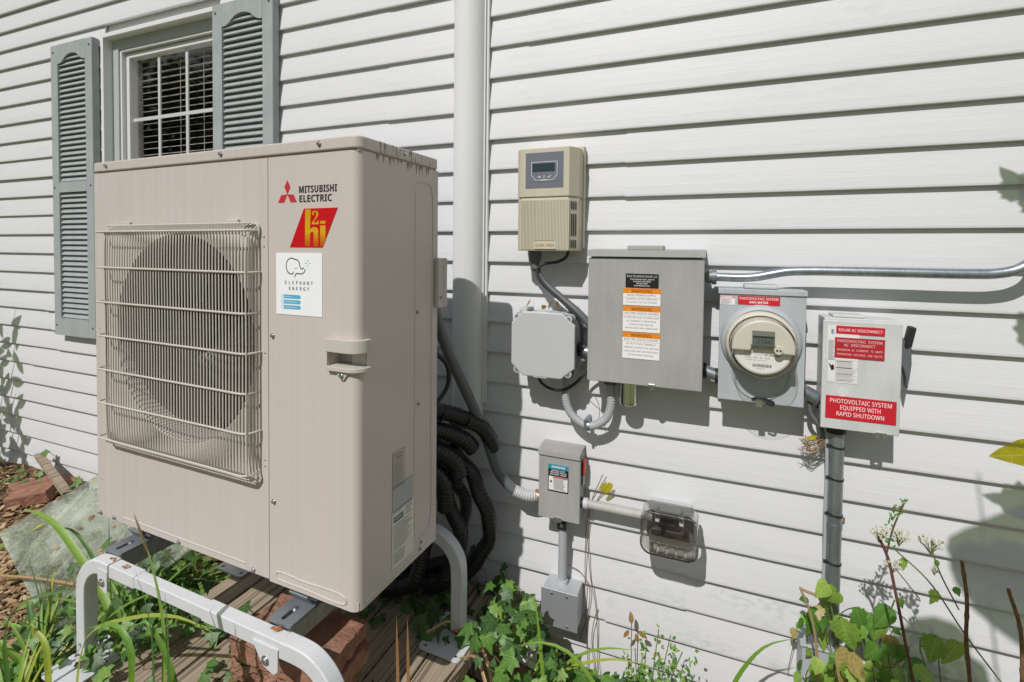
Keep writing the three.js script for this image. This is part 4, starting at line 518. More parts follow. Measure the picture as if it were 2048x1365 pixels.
  obj('dome', lathe([[0.0732, 0.03], [0.0728, 0.096], [0.0705, 0.106], [0.065, 0.111], [0.05, 0.113], [0.0001, 0.1135]]), M.glass, m);
}
{ // big galvanised conduit leaving to the right
  const p = [[-0.012, 1.187, 0.055], [0.03, 1.187, 0.055], [0.075, 1.1865, 0.055], [0.115, 1.19, 0.055], [0.15, 1.198, 0.055], [0.185, 1.2055, 0.055], [0.236, 1.2085, 0.055], [0.3, 1.209, 0.055], [0.423, 1.209, 0.055], [0.56, 1.209, 0.055], [0.6, 1.211, 0.055], [0.64, 1.222, 0.055], [0.67, 1.25, 0.055], [0.68, 1.3, 0.055], [0.68, 1.6, 0.055]];
  const c = solo('metal_conduit', tube(A(p), 0.0118, { seg: 150, ring: 18 }), M.galv, 'long horizontal galvanised pipe with an offset bend above the meter', 'conduit');
  obj('locknut', [cyl(0.021, 0.012, 0.012, 1.187, 0.055, 'x', 0.021, 8), cyl(0.017, 0.018, 0.0, 1.187, 0.055, 'x', 0.017, 16)], M.blueGrey, c);
}
{ // AC disconnect
  const t = thing('solar_disconnect', 'light grey disconnect switch with three red stickers and a side lever', 'switch box');
  obj('box', bb(0.2665, 0.418, 0.826, 1.094, 0.002, 0.084, 0.002), M.switchGrey, t); obj('door', bb(0.262, 0.4225, 0.8185, 1.0885, 0.085, 0.0955, 0.0025), M.switchGrey, t);
  obj('hub_plate', [bb(0.287, 0.353, 1.0945, 1.101, 0.01, 0.07, 0.002)], M.switchGrey, t); obj('hinge', bb(0.2625, 0.266, 1.07, 1.092, 0.03, 0.08), M.galv, t); obj('hinge', bb(0.2615, 0.266, 0.84, 0.87, 0.04, 0.08), M.galv, t);
  const red = (w, h, lines, fs, bg, fg) => canv(w, h, (g) => { g.fillStyle = bg; g.fillRect(0, 0, w, h); g.fillStyle = fg; g.textAlign = 'center'; lines.forEach(([s, y, f, mw]) => { g.font = f + 'px sans-serif'; g.fillText(s, w / 2, y, mw); }); });
  label('instruction_label', canv(400, 880, (g, w, h) => { const R = rng(14); g.fillStyle = '#e8e8e4'; g.fillRect(0, 0, w, h); g.fillStyle = '#1d5ea8'; g.font = 'bold 92px sans-serif'; g.fillText('E', 42, 130); g.fillStyle = '#555'; for (let k = 0; k < 26; k++) g.fillRect(14, 230 + k * 12, 60 + R() * 30, 5); g.strokeStyle = '#555'; g.lineWidth = 3; g.strokeRect(8, 530, 384, 330); g.beginPath(); g.moveTo(110, 530); g.lineTo(110, 860); g.moveTo(110, 650); g.lineTo(392, 650); g.moveTo(110, 770); g.lineTo(392, 770); g.stroke(); for (let k = 0; k < 22; k++) { g.fillStyle = k % 7 < 1 ? '#2a2a2a' : '#777'; g.fillRect(122, 542 + k * 14, 180 + R() * 80, k % 7 < 1 ? 9 : 5); } g.fillStyle = '#2a2a2a'; g.beginPath(); g.moveTo(40, 640); g.quadraticCurveTo(30, 600, 20, 590); g.lineTo(26, 584); g.quadraticCurveTo(48, 600, 52, 625); g.lineTo(70, 600); g.lineTo(92, 620); g.lineTo(96, 680); g.lineTo(60, 700); g.fill(); }), 0.0655, 0.142, 0.3045, 1.006, 0.0961, t, 0, 0.005);
  label('red_label', red(660, 130, [['SOLAR AC DISCONNECT', 88, 62, 600]], 60, '#cb2130', '#fdf3f3'), 0.0985, 0.0195, 0.3385, 1.0665, 0.0969, t, 0, -0.008);
  label('red_label', red(680, 340, [['PHOTOVOLTAIC  SYSTEM', 76, 60, 620], ['AC  DISCONNECT', 142, 60, 430], ['MAXIMUM  AC  CURRENT:  15  AMPS', 218, 46, 620], ['OPERATING  VOLTAGE:  240  VOLTS', 292, 46, 620]], 0, '#b52430', '#f0d4d2'), 0.101, 0.0505, 0.3378, 1.0225, 0.0969, t);
  label('red_label', red(960, 380, [['PHOTOVOLTAIC SYSTEM', 112, 96, 850], ['EQUIPPED WITH', 218, 96, 560], ['RAPID SHUTDOWN', 324, 96, 660]], 0, '#cb2030', '#fbf1f1'), 0.1435, 0.0565, 0.3432, 0.8735, 0.0966, t, 0, -0.004);
  obj('seal_sticker', cyl(0.012, 0.0008, 0.3065, 0.9125, 0.0962, 'z', 0.012, 28), S({ map: canv(128, 128, (g) => { g.fillStyle = '#d9dadb'; g.fillRect(0, 0, 128, 128); g.fillStyle = '#8494a8'; g.fillRect(30, 40, 60, 18); g.fillRect(44, 66, 50, 14); }), roughness: 0.4 }), t);
  { const w = (s, x, y) => { const g = new TextGeometry(s, { font, size: 0.0085, depth: 0.0005, curveSegments: 4 }); g.translate(x, y, 0.0953); obj('embossed_word', uvm(g), M.switchGrey, t); }; w('ON', 0.396, 1.0615); w('OFF', 0.391, 0.921); w('I', 0.403, 1.049); w('O', 0.402, 0.908); }
  obj('hasp', [prism(rrect(0.373, 0.399, 0.81, 0.823, 0.004), 0.0965, 0.099, 0, [circ(0.386, 0.816, 0.004)])], M.zinc, t);
  const lv = sub('lever', t); obj('pivot', cyl(0.016, 0.014, 0.4255, 1.0, 0.045, 'x', 0.014, 20), M.conduitDark, lv);
  obj('arm', prism([[0.424, 1.044], [0.434, 1.052], [0.443, 1.036], [0.4525, 1.012], [0.4535, 0.985], [0.45, 0.95], [0.4465, 0.926], [0.444, 0.93], [0.443, 0.952], [0.438, 0.972], [0.432, 0.985], [0.424, 0.985]], 0.03, 0.056, 0.003), M.conduitDark, lv);
  obj('grip', at(bx(0.014, 0.05, 0.024, 0, 0, 0, 0.003), 0.4475, 1.054, 0.052, 0.06, 0, -0.16), M.black, lv);
  solo('switch_cable', tube(A([[0.255, 0.9, 0.045], [0.246, 0.87, 0.045], [0.25, 0.835, 0.045], [0.268, 0.81, 0.048], [0.278, 0.78, 0.05]]), 0.006, { seg: 26, ring: 8 }), M.conduitDark, 'grey cable curving round the left edge of the red labelled switch', 'cable');
}
{ // upright conduit with the cable tied to it
  const t = thing('upright_conduit', 'thick upright galvanised pipe below the red labelled switch', 'conduit');
  obj('pipe', cyl(0.0168, 0.76, 0.306, 0.42, 0.05, 'y', 0.0168, 28), M.galv, t); obj('connector', [cyl(0.021, 0.02, 0.304, 0.807, 0.05, 'y', 0.024, 10)], M.black, t);
  obj('pipe_strap', [cyl(0.0182, 0.014, 0.306, 0.557, 0.05, 'y', 0.0182, 24), bb(0.322, 0.338, 0.551, 0.563, 0.004, 0.008, 0.001), bb(0.3205, 0.3235, 0.551, 0.563, 0.008, 0.055)], M.galv, t); obj('strap_screw', cyl(0.004, 0.004, 0.331, 0.557, 0.01, 'z', 0.004, 8), M.rust, t);
  for (const y of [0.762, 0.68, 0.587, 0.462]) obj('cable_tie', [at(cyl(0.0192, 0.0045, 0, 0, 0, 'y', 0.0192, 22), 0.3055, y, 0.05, 0, 0, -0.12), bx(0.007, 0.007, 0.008, 0.286, y + 0.003, 0.06, 0.001)], M.black, t);
  solo('tied_cable', tube(A([[0.2835, 0.8, 0.052], [0.2855, 0.72, 0.056], [0.2845, 0.6, 0.057], [0.286, 0.5, 0.056], [0.285, 0.4, 0.056], [0.284, 0.15, 0.056]]), 0.0038, { seg: 30, ring: 8 }), M.greyPvc, 'thin grey cable tied along the upright pipe', 'cable');
  const b = thing('ground_box', 'weathered grey box at the foot of the upright pipe among vines', 'utility box'); obj('box', bb(0.238, 0.318, 0.02, 0.245, 0.004, 0.085, 0.003), M.grey, b); obj('lid', bb(0.234, 0.322, 0.244, 0.25, 0.002, 0.09, 0.002), M.grey, b); screw(b, 0.246, 0.16, 0.085); screw(b, 0.246, 0.06, 0.085);
}
{ // small enclosed switch, pipes, outlet and lower box
  const t = thing('enclosed_switch', 'small grey enclosed switch box with a teal and black label', 'switch box');
  obj('box', bb(-0.472, -0.348, 0.432, 0.636, 0.002, 0.066, 0.002), M.greyDark, t); obj('door', bb(-0.4755, -0.3455, 0.4255, 0.624, 0.066, 0.0755, 0.0025), M.greyDark, t);
  const hd = new THREE.Shape([[0, 0.644], [0.045, 0.6435], [0.08, 0.6375], [0.081, 0.6235], [0.0785, 0.6235], [0.077, 0.635], [0.044, 0.6395], [0, 0.64]].map((p) => new THREE.Vector2(-p[0], p[1]))); const hg = new THREE.ExtrudeGeometry(hd, { depth: 0.1315, bevelEnabled: false }); hg.rotateY(Math.PI / 2); hg.translate(-0.4775, 0, 0); obj('hood', uvm(hg), M.greyDark, t);
  obj('lever', [bb(-0.3445, -0.338, 0.565, 0.612, 0.02, 0.05, 0.003)], M.red, t); obj('lever_plate', bb(-0.3455, -0.342, 0.53, 0.6, 0.018, 0.044, 0.001), M.zinc, t);
  label('rating_label', canv(400, 590, (g, w, h) => { const R = rng(17); g.fillStyle = '#17191c'; g.fillRect(0, 0, w, h); g.fillStyle = '#1f93a8'; g.fillRect(0, 0, w, 104); g.fillStyle = '#eef4f4'; g.textAlign = 'center'; g.font = 'bold 64px sans-serif'; g.fillText('SIEMENS', w / 2, 76); g.font = 'bold 38px sans-serif'; ['GENERAL DUTY', 'ENCLOSED SWITCH', '60A 240VAC, 250VDC'].forEach((s, i) => g.fillText(s, w / 2, 146 + i * 42, 330)); g.fillStyle = '#eceae6'; g.fillRect(14, 262, w - 28, 300); g.fillStyle = '#c8424a'; g.fillRect(100, 268, 280, 30); g.fillStyle = '#555'; for (let k = 0; k < 16; k++) g.fillRect(110, 310 + k * 15, 180 + R() * 70, 7); g.fillStyle = '#222'; g.beginPath(); g.arc(60, 380, 22, 0, 7); g.fill(); g.fillRect(40, 355, 12, 30); }), 0.0635, 0.0845, -0.413, 0.5555, 0.0764, t);
  obj('hasp', [prism(rrect(-0.427, -0.4, 0.42, 0.434, 0.005), 0.076, 0.079, 0, [circ(-0.42, 0.427, 0.003)])], M.zinc, t);
  const d = thing('drop_pipe', 'short upright grey plastic pipe between the small switch and the square box', 'conduit'); obj('pipe', cyl(0.0135, 0.225, -0.405, 0.315, 0.04, 'y', 0.0135, 22), M.greyPvc, d); obj('coupling', cyl(0.0175, 0.032, -0.405, 0.207, 0.04, 'y', 0.0168, 22), M.greyLight, d); obj('strap', [bb(-0.4195, -0.3905, 0.386, 0.424, 0.048, 0.058, 0.002)], M.black, d); screw(d, -0.405, 0.402, 0.058);
  const j = thing('square_junction_box', 'square metal junction box with a screwed cover low on the siding', 'junction box'); obj('box', bb(-0.4555, -0.3475, 0.101, 0.209, 0.002, 0.084, 0.002), M.grey, j); obj('cover', bb(-0.4595, -0.3445, 0.0965, 0.2125, 0.084, 0.0875, 0.0015), M.zincPaint = S({ color: lin(0.4, 0.415, 0.44), roughness: 0.35, metalness: 0.4 }), j); for (const [x, y] of [[-0.426, 0.2], [-0.378, 0.2], [-0.376, 0.108]]) obj('screw', cyl(0.0042, 0.002, x, y, 0.0885, 'z', 0.0038, 12), M.zinc, j);
  const h = thing('outlet_pipe', 'horizontal grey plastic pipe between the small switch and the covered outlet', 'conduit'); obj('pipe', cyl(0.0135, 0.2, -0.238, 0.483, 0.05, 'x', 0.0135, 22), M.tanPvc = S({ map: greyC([0.66, 0.655, 0.63]), roughness: 0.6 }), h); obj('connector', [cyl(0.0165, 0.014, -0.332, 0.483, 0.05, 'x', 0.0165, 22)], M.greyLight, h); obj('bushing', cyl(0.0155, 0.008, -0.342, 0.483, 0.05, 'x', 0.0155, 20), M.black, h);
  const o = thing('covered_outlet', 'outdoor electrical outlet under a clear bubble cover', 'outlet');
  obj('box', bb(-0.146, -0.032, 0.43, 0.522, 0.002, 0.05, 0.004), M.greyLight, o); obj('plate', bb(-0.152, -0.026, 0.432, 0.528, 0.05, 0.056, 0.004), M.outlet, o); obj('receptacle', [bb(-0.118, -0.06, 0.462, 0.498, 0.056, 0.064, 0.006), bb(-0.14, -0.038, 0.446, 0.4505, 0.056, 0.07)], M.black, o);
  const rr = rrect(-0.164, -0.012, 0.412, 0.536, 0.03), wall = [];
  rr.holes.push(new THREE.Path(rrect(-0.1595, -0.0165, 0.4165, 0.5315, 0.026).getPoints(8)));
  M.hazy = P({ color: lin(0.9, 0.9, 0.89), transmission: 1, thickness: 0.004, roughness: 0.06, ior: 1.49 }); const lid = sub('bubble_cover', o); obj('rim', prism(rr, 0.056, 0.125, 0.0015, [], 8), M.hazy, lid); obj('front', prism(rrect(-0.162, -0.014, 0.414, 0.534, 0.028), 0.1255, 0.128, 0.001, [], 8), M.clearPlastic, lid);
  obj('front_bulge', prism(rrect(-0.147, -0.029, 0.425, 0.512, 0.024), 0.1285, 0.137, 0.003, [], 8), M.clearPlastic, lid);
  for (const x of [-0.118, -0.056]) obj('hinge', bb(x - 0.006, x + 0.006, 0.512, 0.542, 0.1, 0.134, 0.003), M.hazy, lid);
  for (let k = 0; k < 5; k++) obj('knockout', bb(-0.138 + k * 0.024, -0.12 + k * 0.024, 0.4175, 0.424, 0.07, 0.124, 0.002), M.hazy, lid); wall.length = 0;
}
{ // flexible conduit, control cable and insulated lines behind the heat pump
  const f = solo('flexible_conduit', tube(A([[-0.72, 1.17, 0.345], [-0.712, 1.11, 0.335], [-0.716, 0.972, 0.25], [-0.672, 0.772, 0.15], [-0.639, 0.649, 0.105], [-0.6, 0.541, 0.09], [-0.552, 0.49, 0.075], [-0.52, 0.478, 0.065], [-0.478, 0.473, 0.045]]), wavy(0.0165, 0.0004, 0.007), { seg: 220, ring: 14 }), M.conduitMid = S({ color: lin(0.14, 0.15, 0.16), roughness: 0.4 }), 'thick grey flexible conduit sweeping from behind the heat pump to the small switch', 'conduit');
  obj('sleeve', tube(A([[-0.556, 0.492, 0.077], [-0.52, 0.478, 0.065], [-0.49, 0.474, 0.05]]), wavy(0.0178, 0.0007, 0.008), { seg: 60, ring: 14 }), M.greyLight, f); obj('fitting', cyl(0.022, 0.02, -0.483, 0.4735, 0.046, 'x', 0.02, 8), M.copper, f);
  solo('black_cable', tube(A([[-0.76, 0.99, 0.36], [-0.726, 0.962, 0.31], [-0.704, 0.914, 0.26], [-0.712, 0.85, 0.24], [-0.735, 0.8, 0.27], [-0.76, 0.78, 0.33]]), 0.007, { seg: 40, ring: 8 }), M.black, 'black control cable looping behind the heat pump', 'cable');
  const t = thing('insulated_line_set', 'coiled black foam insulated refrigerant lines between the heat pump and siding', 'pipes'); const R = rng(41);
  const foam = (r, s) => (tt, a, m) => r * (1 + 0.05 * Math.sin(m * 520 + 2.2 * Math.sin(a * 2 + s) + 3 * Math.sin(m * 37 + s)) + 0.05 * Math.sin(m * 61 + s * 3 + a) + 0.03 * Math.sin(m * 23 + a * 3));
  const line = (p, r, s) => obj('line', tube(A(p), foam(r, s), { seg: 300, ring: 12 }), M.rubber, t);
  // short runs turning down beside the wall
  line([[-0.98, 0.83, 0.37], [-0.86, 0.8, 0.33], [-0.78, 0.775, 0.26], [-0.71, 0.745, 0.19], [-0.655, 0.7, 0.13], [-0.628, 0.65, 0.1], [-0.625, 0.62, 0.09]], 0.024, 1);
  line([[-1.0, 0.77, 0.36], [-0.88, 0.745, 0.32], [-0.8, 0.72, 0.27], [-0.73, 0.695, 0.21], [-0.69, 0.665, 0.17], [-0.672, 0.63, 0.14]], 0.025, 2);
  line([[-1.0, 0.68, 0.35], [-0.9, 0.685, 0.32], [-0.81, 0.67, 0.28], [-0.74, 0.64, 0.23], [-0.705, 0.6, 0.2], [-0.695, 0.56, 0.19]], 0.027, 3);
  line([[-1.0, 0.6, 0.34], [-0.9, 0.62, 0.31], [-0.82, 0.615, 0.27], [-0.76, 0.58, 0.24], [-0.735, 0.54, 0.22], [-0.735, 0.45, 0.2]], 0.027, 4);
  line([[-0.745, 0.7, 0.12], [-0.748, 0.6, 0.1], [-0.75, 0.48, 0.1]], 0.022, 9);
  const loop = (cx, cy, rx, ry, cz, r, s, a0 = 2.4, a1 = -3.4) => { const p = []; for (let k = 0; k <= 18; k++) { const a = a0 + (a1 - a0) * k / 18; p.push([cx + rx * Math.cos(a) + 0.01 * Math.sin(k * 2 + s), cy + ry * Math.sin(a), cz + 0.022 * Math.cos(a + s) + 0.002 * k]); } obj('loop', tube(A(p), foam(r, s), { seg: 420, ring: 12 }), M.rubber, t); };
  loop(-0.84, 0.385, 0.215, 0.23, 0.1, 0.024, 5); loop(-0.88, 0.355, 0.18, 0.2, 0.15, 0.023, 6); loop(-0.95, 0.36, 0.16, 0.2, 0.19, 0.024, 7); loop(-0.88, 0.35, 0.15, 0.17, 0.06, 0.02, 8);
  for (const [x, y, z] of [[-0.74, 0.757, 0.225], [-0.685, 0.725, 0.165]]) obj('cable_tie', at(cyl(0.027, 0.006, 0, 0, 0, 'x', 0.027, 16), x, y, z, 0, 0.9, -0.45), M.black, t);
}

// ---------------------------------------------------------------- leaves and plants
function leafShape(kind, s) {
  if (leafShape[kind + s]) return leafShape[kind + s];
  let o = [], c = [0, 0.2];
  if (kind === 'ivy') { o = [[0, 0], [0.09, -0.06], [0.24, -0.09], [0.42, -0.04], [0.34, 0.1], [0.33, 0.18], [0.5, 0.4], [0.3, 0.45], [0.2, 0.52], [0.12, 0.72], [0, 1]]; c = [0, 0.22]; }
  else if (kind === 'heart') { o = [[0, 0.02], [0.12, -0.05], [0.28, 0], [0.38, 0.14], [0.4, 0.3], [0.33, 0.5], [0.2, 0.72], [0.09, 0.88], [0, 1]]; c = [0, 0.3]; }
  else if (kind === 'toothed') { o = [[0, 0], [0.16, 0.02], [0.22, 0.12], [0.36, 0.14], [0.33, 0.27], [0.42, 0.36], [0.3, 0.46], [0.32, 0.6], [0.17, 0.66], [0.13, 0.8], [0, 1]]; c = [0, 0.3]; }
  else { o = [[0, 0], [0.1, 0.08], [0.19, 0.25], [0.22, 0.45], [0.17, 0.7], [0.07, 0.9], [0, 1]]; c = [0, 0.4]; }
  const full = [...o, ...o.slice(1, -1).reverse().map(([x, y]) => [-x, y])], n = full.length, pos = [], uv = [], idx = [];
  const put = (x, y) => { pos.push(x * s, y * s, s * (-0.3 * Math.abs(x) * Math.abs(x) * 1.6 + 0.16 * Math.abs(x) - 0.22 * (y - 0.3) * (y - 0.3))); uv.push(0.5 + x * 0.95, 0.12 + y * 0.86); };
  put(...c); for (const k of [0.55, 1]) for (const [x, y] of full) put(c[0] + (x - c[0]) * k, c[1] + (y - c[1]) * k);
  for (let i = 0; i < n; i++) { const j = (i + 1) % n; idx.push(0, 1 + i, 1 + j, 1 + i, 1 + n + i, 1 + j, 1 + j, 1 + n + i, 1 + n + j); }
  const g = new THREE.BufferGeometry(); g.setAttribute('position', new THREE.Float32BufferAttribute(pos, 3)); g.setAttribute('uv', new THREE.Float32BufferAttribute(uv, 2)); g.setIndex(idx); g.computeVertexNormals(); return leafShape[kind + s] = g;
}
// an arching strap leaf through points, width w, folded along its middle
function bladeGeo(pts, w, fold = 0.35, tip = 0.02, side = null) {
  const c = new THREE.CatmullRomCurve3(A(pts), false, 'centripetal'), n = 18, pos = [], uv = [], idx = [];
  for (let i = 0; i <= n; i++) { const t = i / n, p = c.getPointAt(t), T = c.getTangentAt(t); let sd = side ? V(...side) : V(0, 0, 0).crossVectors(T, V(0.15, 0.9, 0.35)); if (sd.lengthSq() < 1e-4) sd.set(1, 0, 0); sd.addScaledVector(T, -sd.dot(T)).normalize(); const up = V(0, 0, 0).crossVectors(sd, T).normalize();
    const ww = w * (t < 0.6 ? 0.75 + 0.25 * Math.min(1, t * 4) : tip + (1 - tip) * Math.cos((t - 0.6) / 0.4 * Math.PI / 2)); for (const k of [-1, 0, 1]) { pos.push(p.x + sd.x * k * ww / 2 + up.x * fold * ww * 0.5 * Math.abs(k), p.y + sd.y * k * ww / 2 + up.y * fold * ww * 0.5 * Math.abs(k), p.z + sd.z * k * ww / 2 + up.z * fold * ww * 0.5 * Math.abs(k)); uv.push(0.5 + k * 0.48, t); } }
  for (let i = 0; i < n; i++) for (let k = 0; k < 2; k++) { const a = i * 3 + k, b = a + 3; idx.push(a, a + 1, b, b, a + 1, b + 1); }
  const g = new THREE.BufferGeometry(); g.setAttribute('position', new THREE.Float32BufferAttribute(pos, 3)); g.setAttribute('uv', new THREE.Float32BufferAttribute(uv, 2)); g.setIndex(idx); g.computeVertexNormals(); return g;
}
const blade = (parent, pts, w, m, side) => obj('leaf_blade', bladeGeo(pts, w * 0.68, 0.4, 0.02, side), m, parent);
function clumpBlades(t, R, x, z, n, len, w, mats, y = gy(x, z) - 0.01) {
  for (let i = 0; i < n; i++) { const a = R() * Math.PI * 2, l = len * (0.55 + R() * 0.6), lean = 0.25 + R() * 0.9, dx = Math.cos(a), dz = Math.sin(a), p = []; for (let k = 0; k <= 4; k++) { const s = k / 4; p.push([x + dx * (0.012 + l * s * lean * (0.35 + 0.65 * s)), y + l * (s * 0.95 - s * s * lean * 0.62), z + dz * (0.012 + l * s * lean * (0.35 + 0.65 * s)) * 0.8]); } blade(t, p, w * (0.7 + R() * 0.5), mats[(R() * mats.length) | 0]); }
}
{
  const R = rng(101), B = M.blade;
  const c1 = thing('daylily', 'tall green strap leaved plant with a brown tipped leaf before the stand bar', 'plant');
  blade(c1, [[-0.975, 0.0, 0.95], [-0.985, 0.33, 0.94], [-0.997, 0.49, 0.93], [-1.033, 0.605, 0.93], [-1.085, 0.698, 0.93]], 0.03, B[1], [1, 0, 0.3]);
  obj('leaf_tip', bladeGeo([[-1.047, 0.632, 0.9315], [-1.068, 0.67, 0.9315], [-1.088, 0.703, 0.932]], 0.011, 0.4, 0.02, [1, 0, 0.3]), M.dry[0], c1);
  blade(c1, [[-0.96, 0.0, 0.96], [-0.95, 0.3, 0.955], [-0.958, 0.474, 0.95], [-0.968, 0.58, 0.95]], 0.022, B[2], [1, 0, 0.3]);
  blade(c1, [[-0.99, 0.0, 0.95], [-1.0, 0.38, 0.95], [-1.013, 0.509, 0.95], [-1.06, 0.604, 0.95]], 0.016, B[2], [1, 0, 0.3]);
  blade(c1, [[-1.08, 0.0, 0.93], [-1.106, 0.25, 0.93], [-1.106, 0.405, 0.93], [-1.148, 0.44, 0.93], [-1.263, 0.401, 0.93]], 0.022, B[0]);
  blade(c1, [[-0.955, 0.1, 0.93], [-0.96, 0.4, 0.94], [-1.03, 0.5, 0.95], [-1.07, 0.47, 0.96]], 0.018, B[0]);
  const c2 = thing('daylily', 'arching strap leaved plant beside the left front stand leg', 'plant');
  blade(c2, [[-1.42, 0.0, 0.74], [-1.5, 0.17, 0.72], [-1.604, 0.259, 0.7], [-1.71, 0.336, 0.7], [-1.822, 0.402, 0.7], [-1.969, 0.415, 0.7], [-2.03, 0.39, 0.7]], 0.03, B[1]);
  blade(c2, [[-1.66, 0.0, 0.6], [-1.75, 0.17, 0.6], [-1.853, 0.281, 0.6], [-1.933, 0.312, 0.6], [-2.018, 0.3, 0.6]], 0.018, B[2]);
  blade(c2, [[-1.68, 0.0, 0.62], [-1.69, 0.298, 0.62], [-1.695, 0.44, 0.62]], 0.022, B[2], [1, 0, 0.4]); blade(c2, [[-1.66, 0.0, 0.6], [-1.655, 0.302, 0.6], [-1.63, 0.425, 0.6]], 0.016, B[0], [1, 0, 0.4]);
  blade(c2, [[-1.52, 0.05, 0.8], [-1.48, 0.2, 0.79], [-1.42, 0.32, 0.78], [-1.385, 0.395, 0.78]], 0.016, B[2]); blade(c2, [[-1.62, 0.03, 0.79], [-1.56, 0.15, 0.785], [-1.384, 0.314, 0.78], [-1.19, 0.43, 0.78]], 0.017, B[0]);
  blade(c2, [[-1.46, 0.05, 0.85], [-1.4, 0.28, 0.85], [-1.226, 0.383, 0.85], [-1.064, 0.432, 0.85], [-0.95, 0.43, 0.85]], 0.016, B[3]);
  blade(c2, [[-1.5, 0.0, 0.95], [-1.535, 0.2, 0.95], [-1.545, 0.303, 0.95], [-1.51, 0.38, 0.95], [-1.435, 0.431, 0.95], [-1.29, 0.492, 0.95]].reverse().map((p) => p), 0.016, B[2]);
  blade(c2, [[-1.46, 0.05, 0.9], [-1.468, 0.228, 0.9], [-1.479, 0.275, 0.9], [-1.54, 0.31, 0.9]], 0.024, B[3]);
  clumpBlades(c2, R, -1.6, 0.62, 40, 0.34, 0.018, [B[0], B[1], B[2]]); clumpBlades(c2, R, -1.72, 0.8, 26, 0.3, 0.018, [B[0], B[1], B[2], B[3]]); clumpBlades(c2, R, -1.55, 0.6, 22, 0.26, 0.016, [B[0], B[2]], 0.02); clumpBlades(c2, R, -1.6, 0.92, 22, 0.3, 0.017, [B[0], B[1], B[3]]); clumpBlades(c2, R, -1.7, 0.38, 22, 0.28, 0.015, [B[0], B[2]]);
  const c3 = thing('daylily', 'short clump of strap leaves growing from the wood chips', 'plant');
  blade(c3, [[-1.885, 0.0, 0.7], [-1.9, 0.127, 0.7], [-1.934, 0.201, 0.7], [-1.973, 0.272, 0.7]], 0.024, B[0], [1, 0, 0.4]); blade(c3, [[-1.88, 0.0, 0.7], [-1.884, 0.126, 0.7], [-1.867, 0.203, 0.7], [-1.857, 0.275, 0.7]], 0.026, B[0], [1, 0, 0.4]); blade(c3, [[-1.9, 0.0, 0.71], [-1.897, 0.123, 0.7], [-1.907, 0.192, 0.7], [-1.935, 0.205, 0.7]], 0.022, B[1], [1, 0, 0.4]);
  clumpBlades(c3, R, -1.88, 0.7, 14, 0.26, 0.018, [B[0], B[1], B[3]]);
  const c4 = thing('daylily', 'low strap leaved tuft behind the stand, under the unit', 'plant'); clumpBlades(c4, R, -1.8, 0.42, 26, 0.3, 0.016, [B[0], B[2]]); clumpBlades(c4, R, -1.72, 0.3, 14, 0.28, 0.015, [B[0], B[2]]);
  const c5 = thing('daylily', 'bright green strap leaved plant rising in front of the square junction box', 'plant');
  blade(c5, [[-0.33, -0.1, 0.46], [-0.337, 0.163, 0.45], [-0.35, 0.305, 0.45], [-0.367, 0.44, 0.45]], 0.017, B[1], [1, 0, 0.2]);
  blade(c5, [[-0.17, -0.05, 0.5], [-0.19, 0.258, 0.5], [-0.257, 0.35, 0.5], [-0.303, 0.364, 0.5], [-0.355, 0.355, 0.5], [-0.392, 0.334, 0.5]], 0.016, B[1]);
  blade(c5, [[-0.4, -0.05, 0.3], [-0.342, 0.139, 0.3], [-0.289, 0.201, 0.3], [-0.225, 0.24, 0.3], [-0.14, 0.262, 0.3]], 0.013, B[1]); blade(c5, [[-0.36, 0, 0.35], [-0.316, 0.186, 0.35], [-0.265, 0.225, 0.35], [-0.192, 0.259, 0.35], [-0.12, 0.27, 0.35]], 0.013, B[3]);
  blade(c5, [[-0.3, -0.1, 0.4], [-0.36, 0.1, 0.45], [-0.42, 0.22, 0.48], [-0.47, 0.26, 0.5]], 0.014, B[0]); clumpBlades(c5, R, -0.28, 0.36, 8, 0.3, 0.014, [B[0], B[1]], -0.12);
  const c6 = thing('daylily', 'single arching green blade against the siding right of the outlet', 'plant'); blade(c6, [[0.02, -0.1, 0.22], [0.063, 0.13, 0.2], [0.1, 0.226, 0.2], [0.148, 0.296, 0.2], [0.208, 0.333, 0.2]], 0.015, B[0]);
  const dr = thing('dry_stalks', 'two upright dry brown leaves in front of the platform edge', 'dead plant'); for (const p of [[[-0.63, 0.1, 0.63], [-0.639, 0.297, 0.62], [-0.645, 0.41, 0.62]], [[-0.615, 0.1, 0.61], [-0.623, 0.288, 0.6], [-0.628, 0.4, 0.6]]]) obj('leaf_blade', bladeGeo(p, 0.011, 0.6, 0.02, [1, 0, 0.3]), M.dry[0], dr);
  const ds = thing('dry_straps', 'pale dry straps lying across the foot plate and ivy', 'dead plant'); for (const p of [[[-0.66, 0.16, 0.31], [-0.6, 0.19, 0.32], [-0.545, 0.2, 0.36], [-0.5, 0.15, 0.4], [-0.46, 0.05, 0.42]], [[-0.6, 0.15, 0.38], [-0.53, 0.2, 0.42], [-0.48, 0.16, 0.46], [-0.43, 0.08, 0.48]], [[-0.7, 0.19, 0.38], [-0.66, 0.2, 0.33], [-0.64, 0.17, 0.3]]]) obj('leaf_blade', bladeGeo(p, 0.008, 0.3), M.dry[1], ds);
}
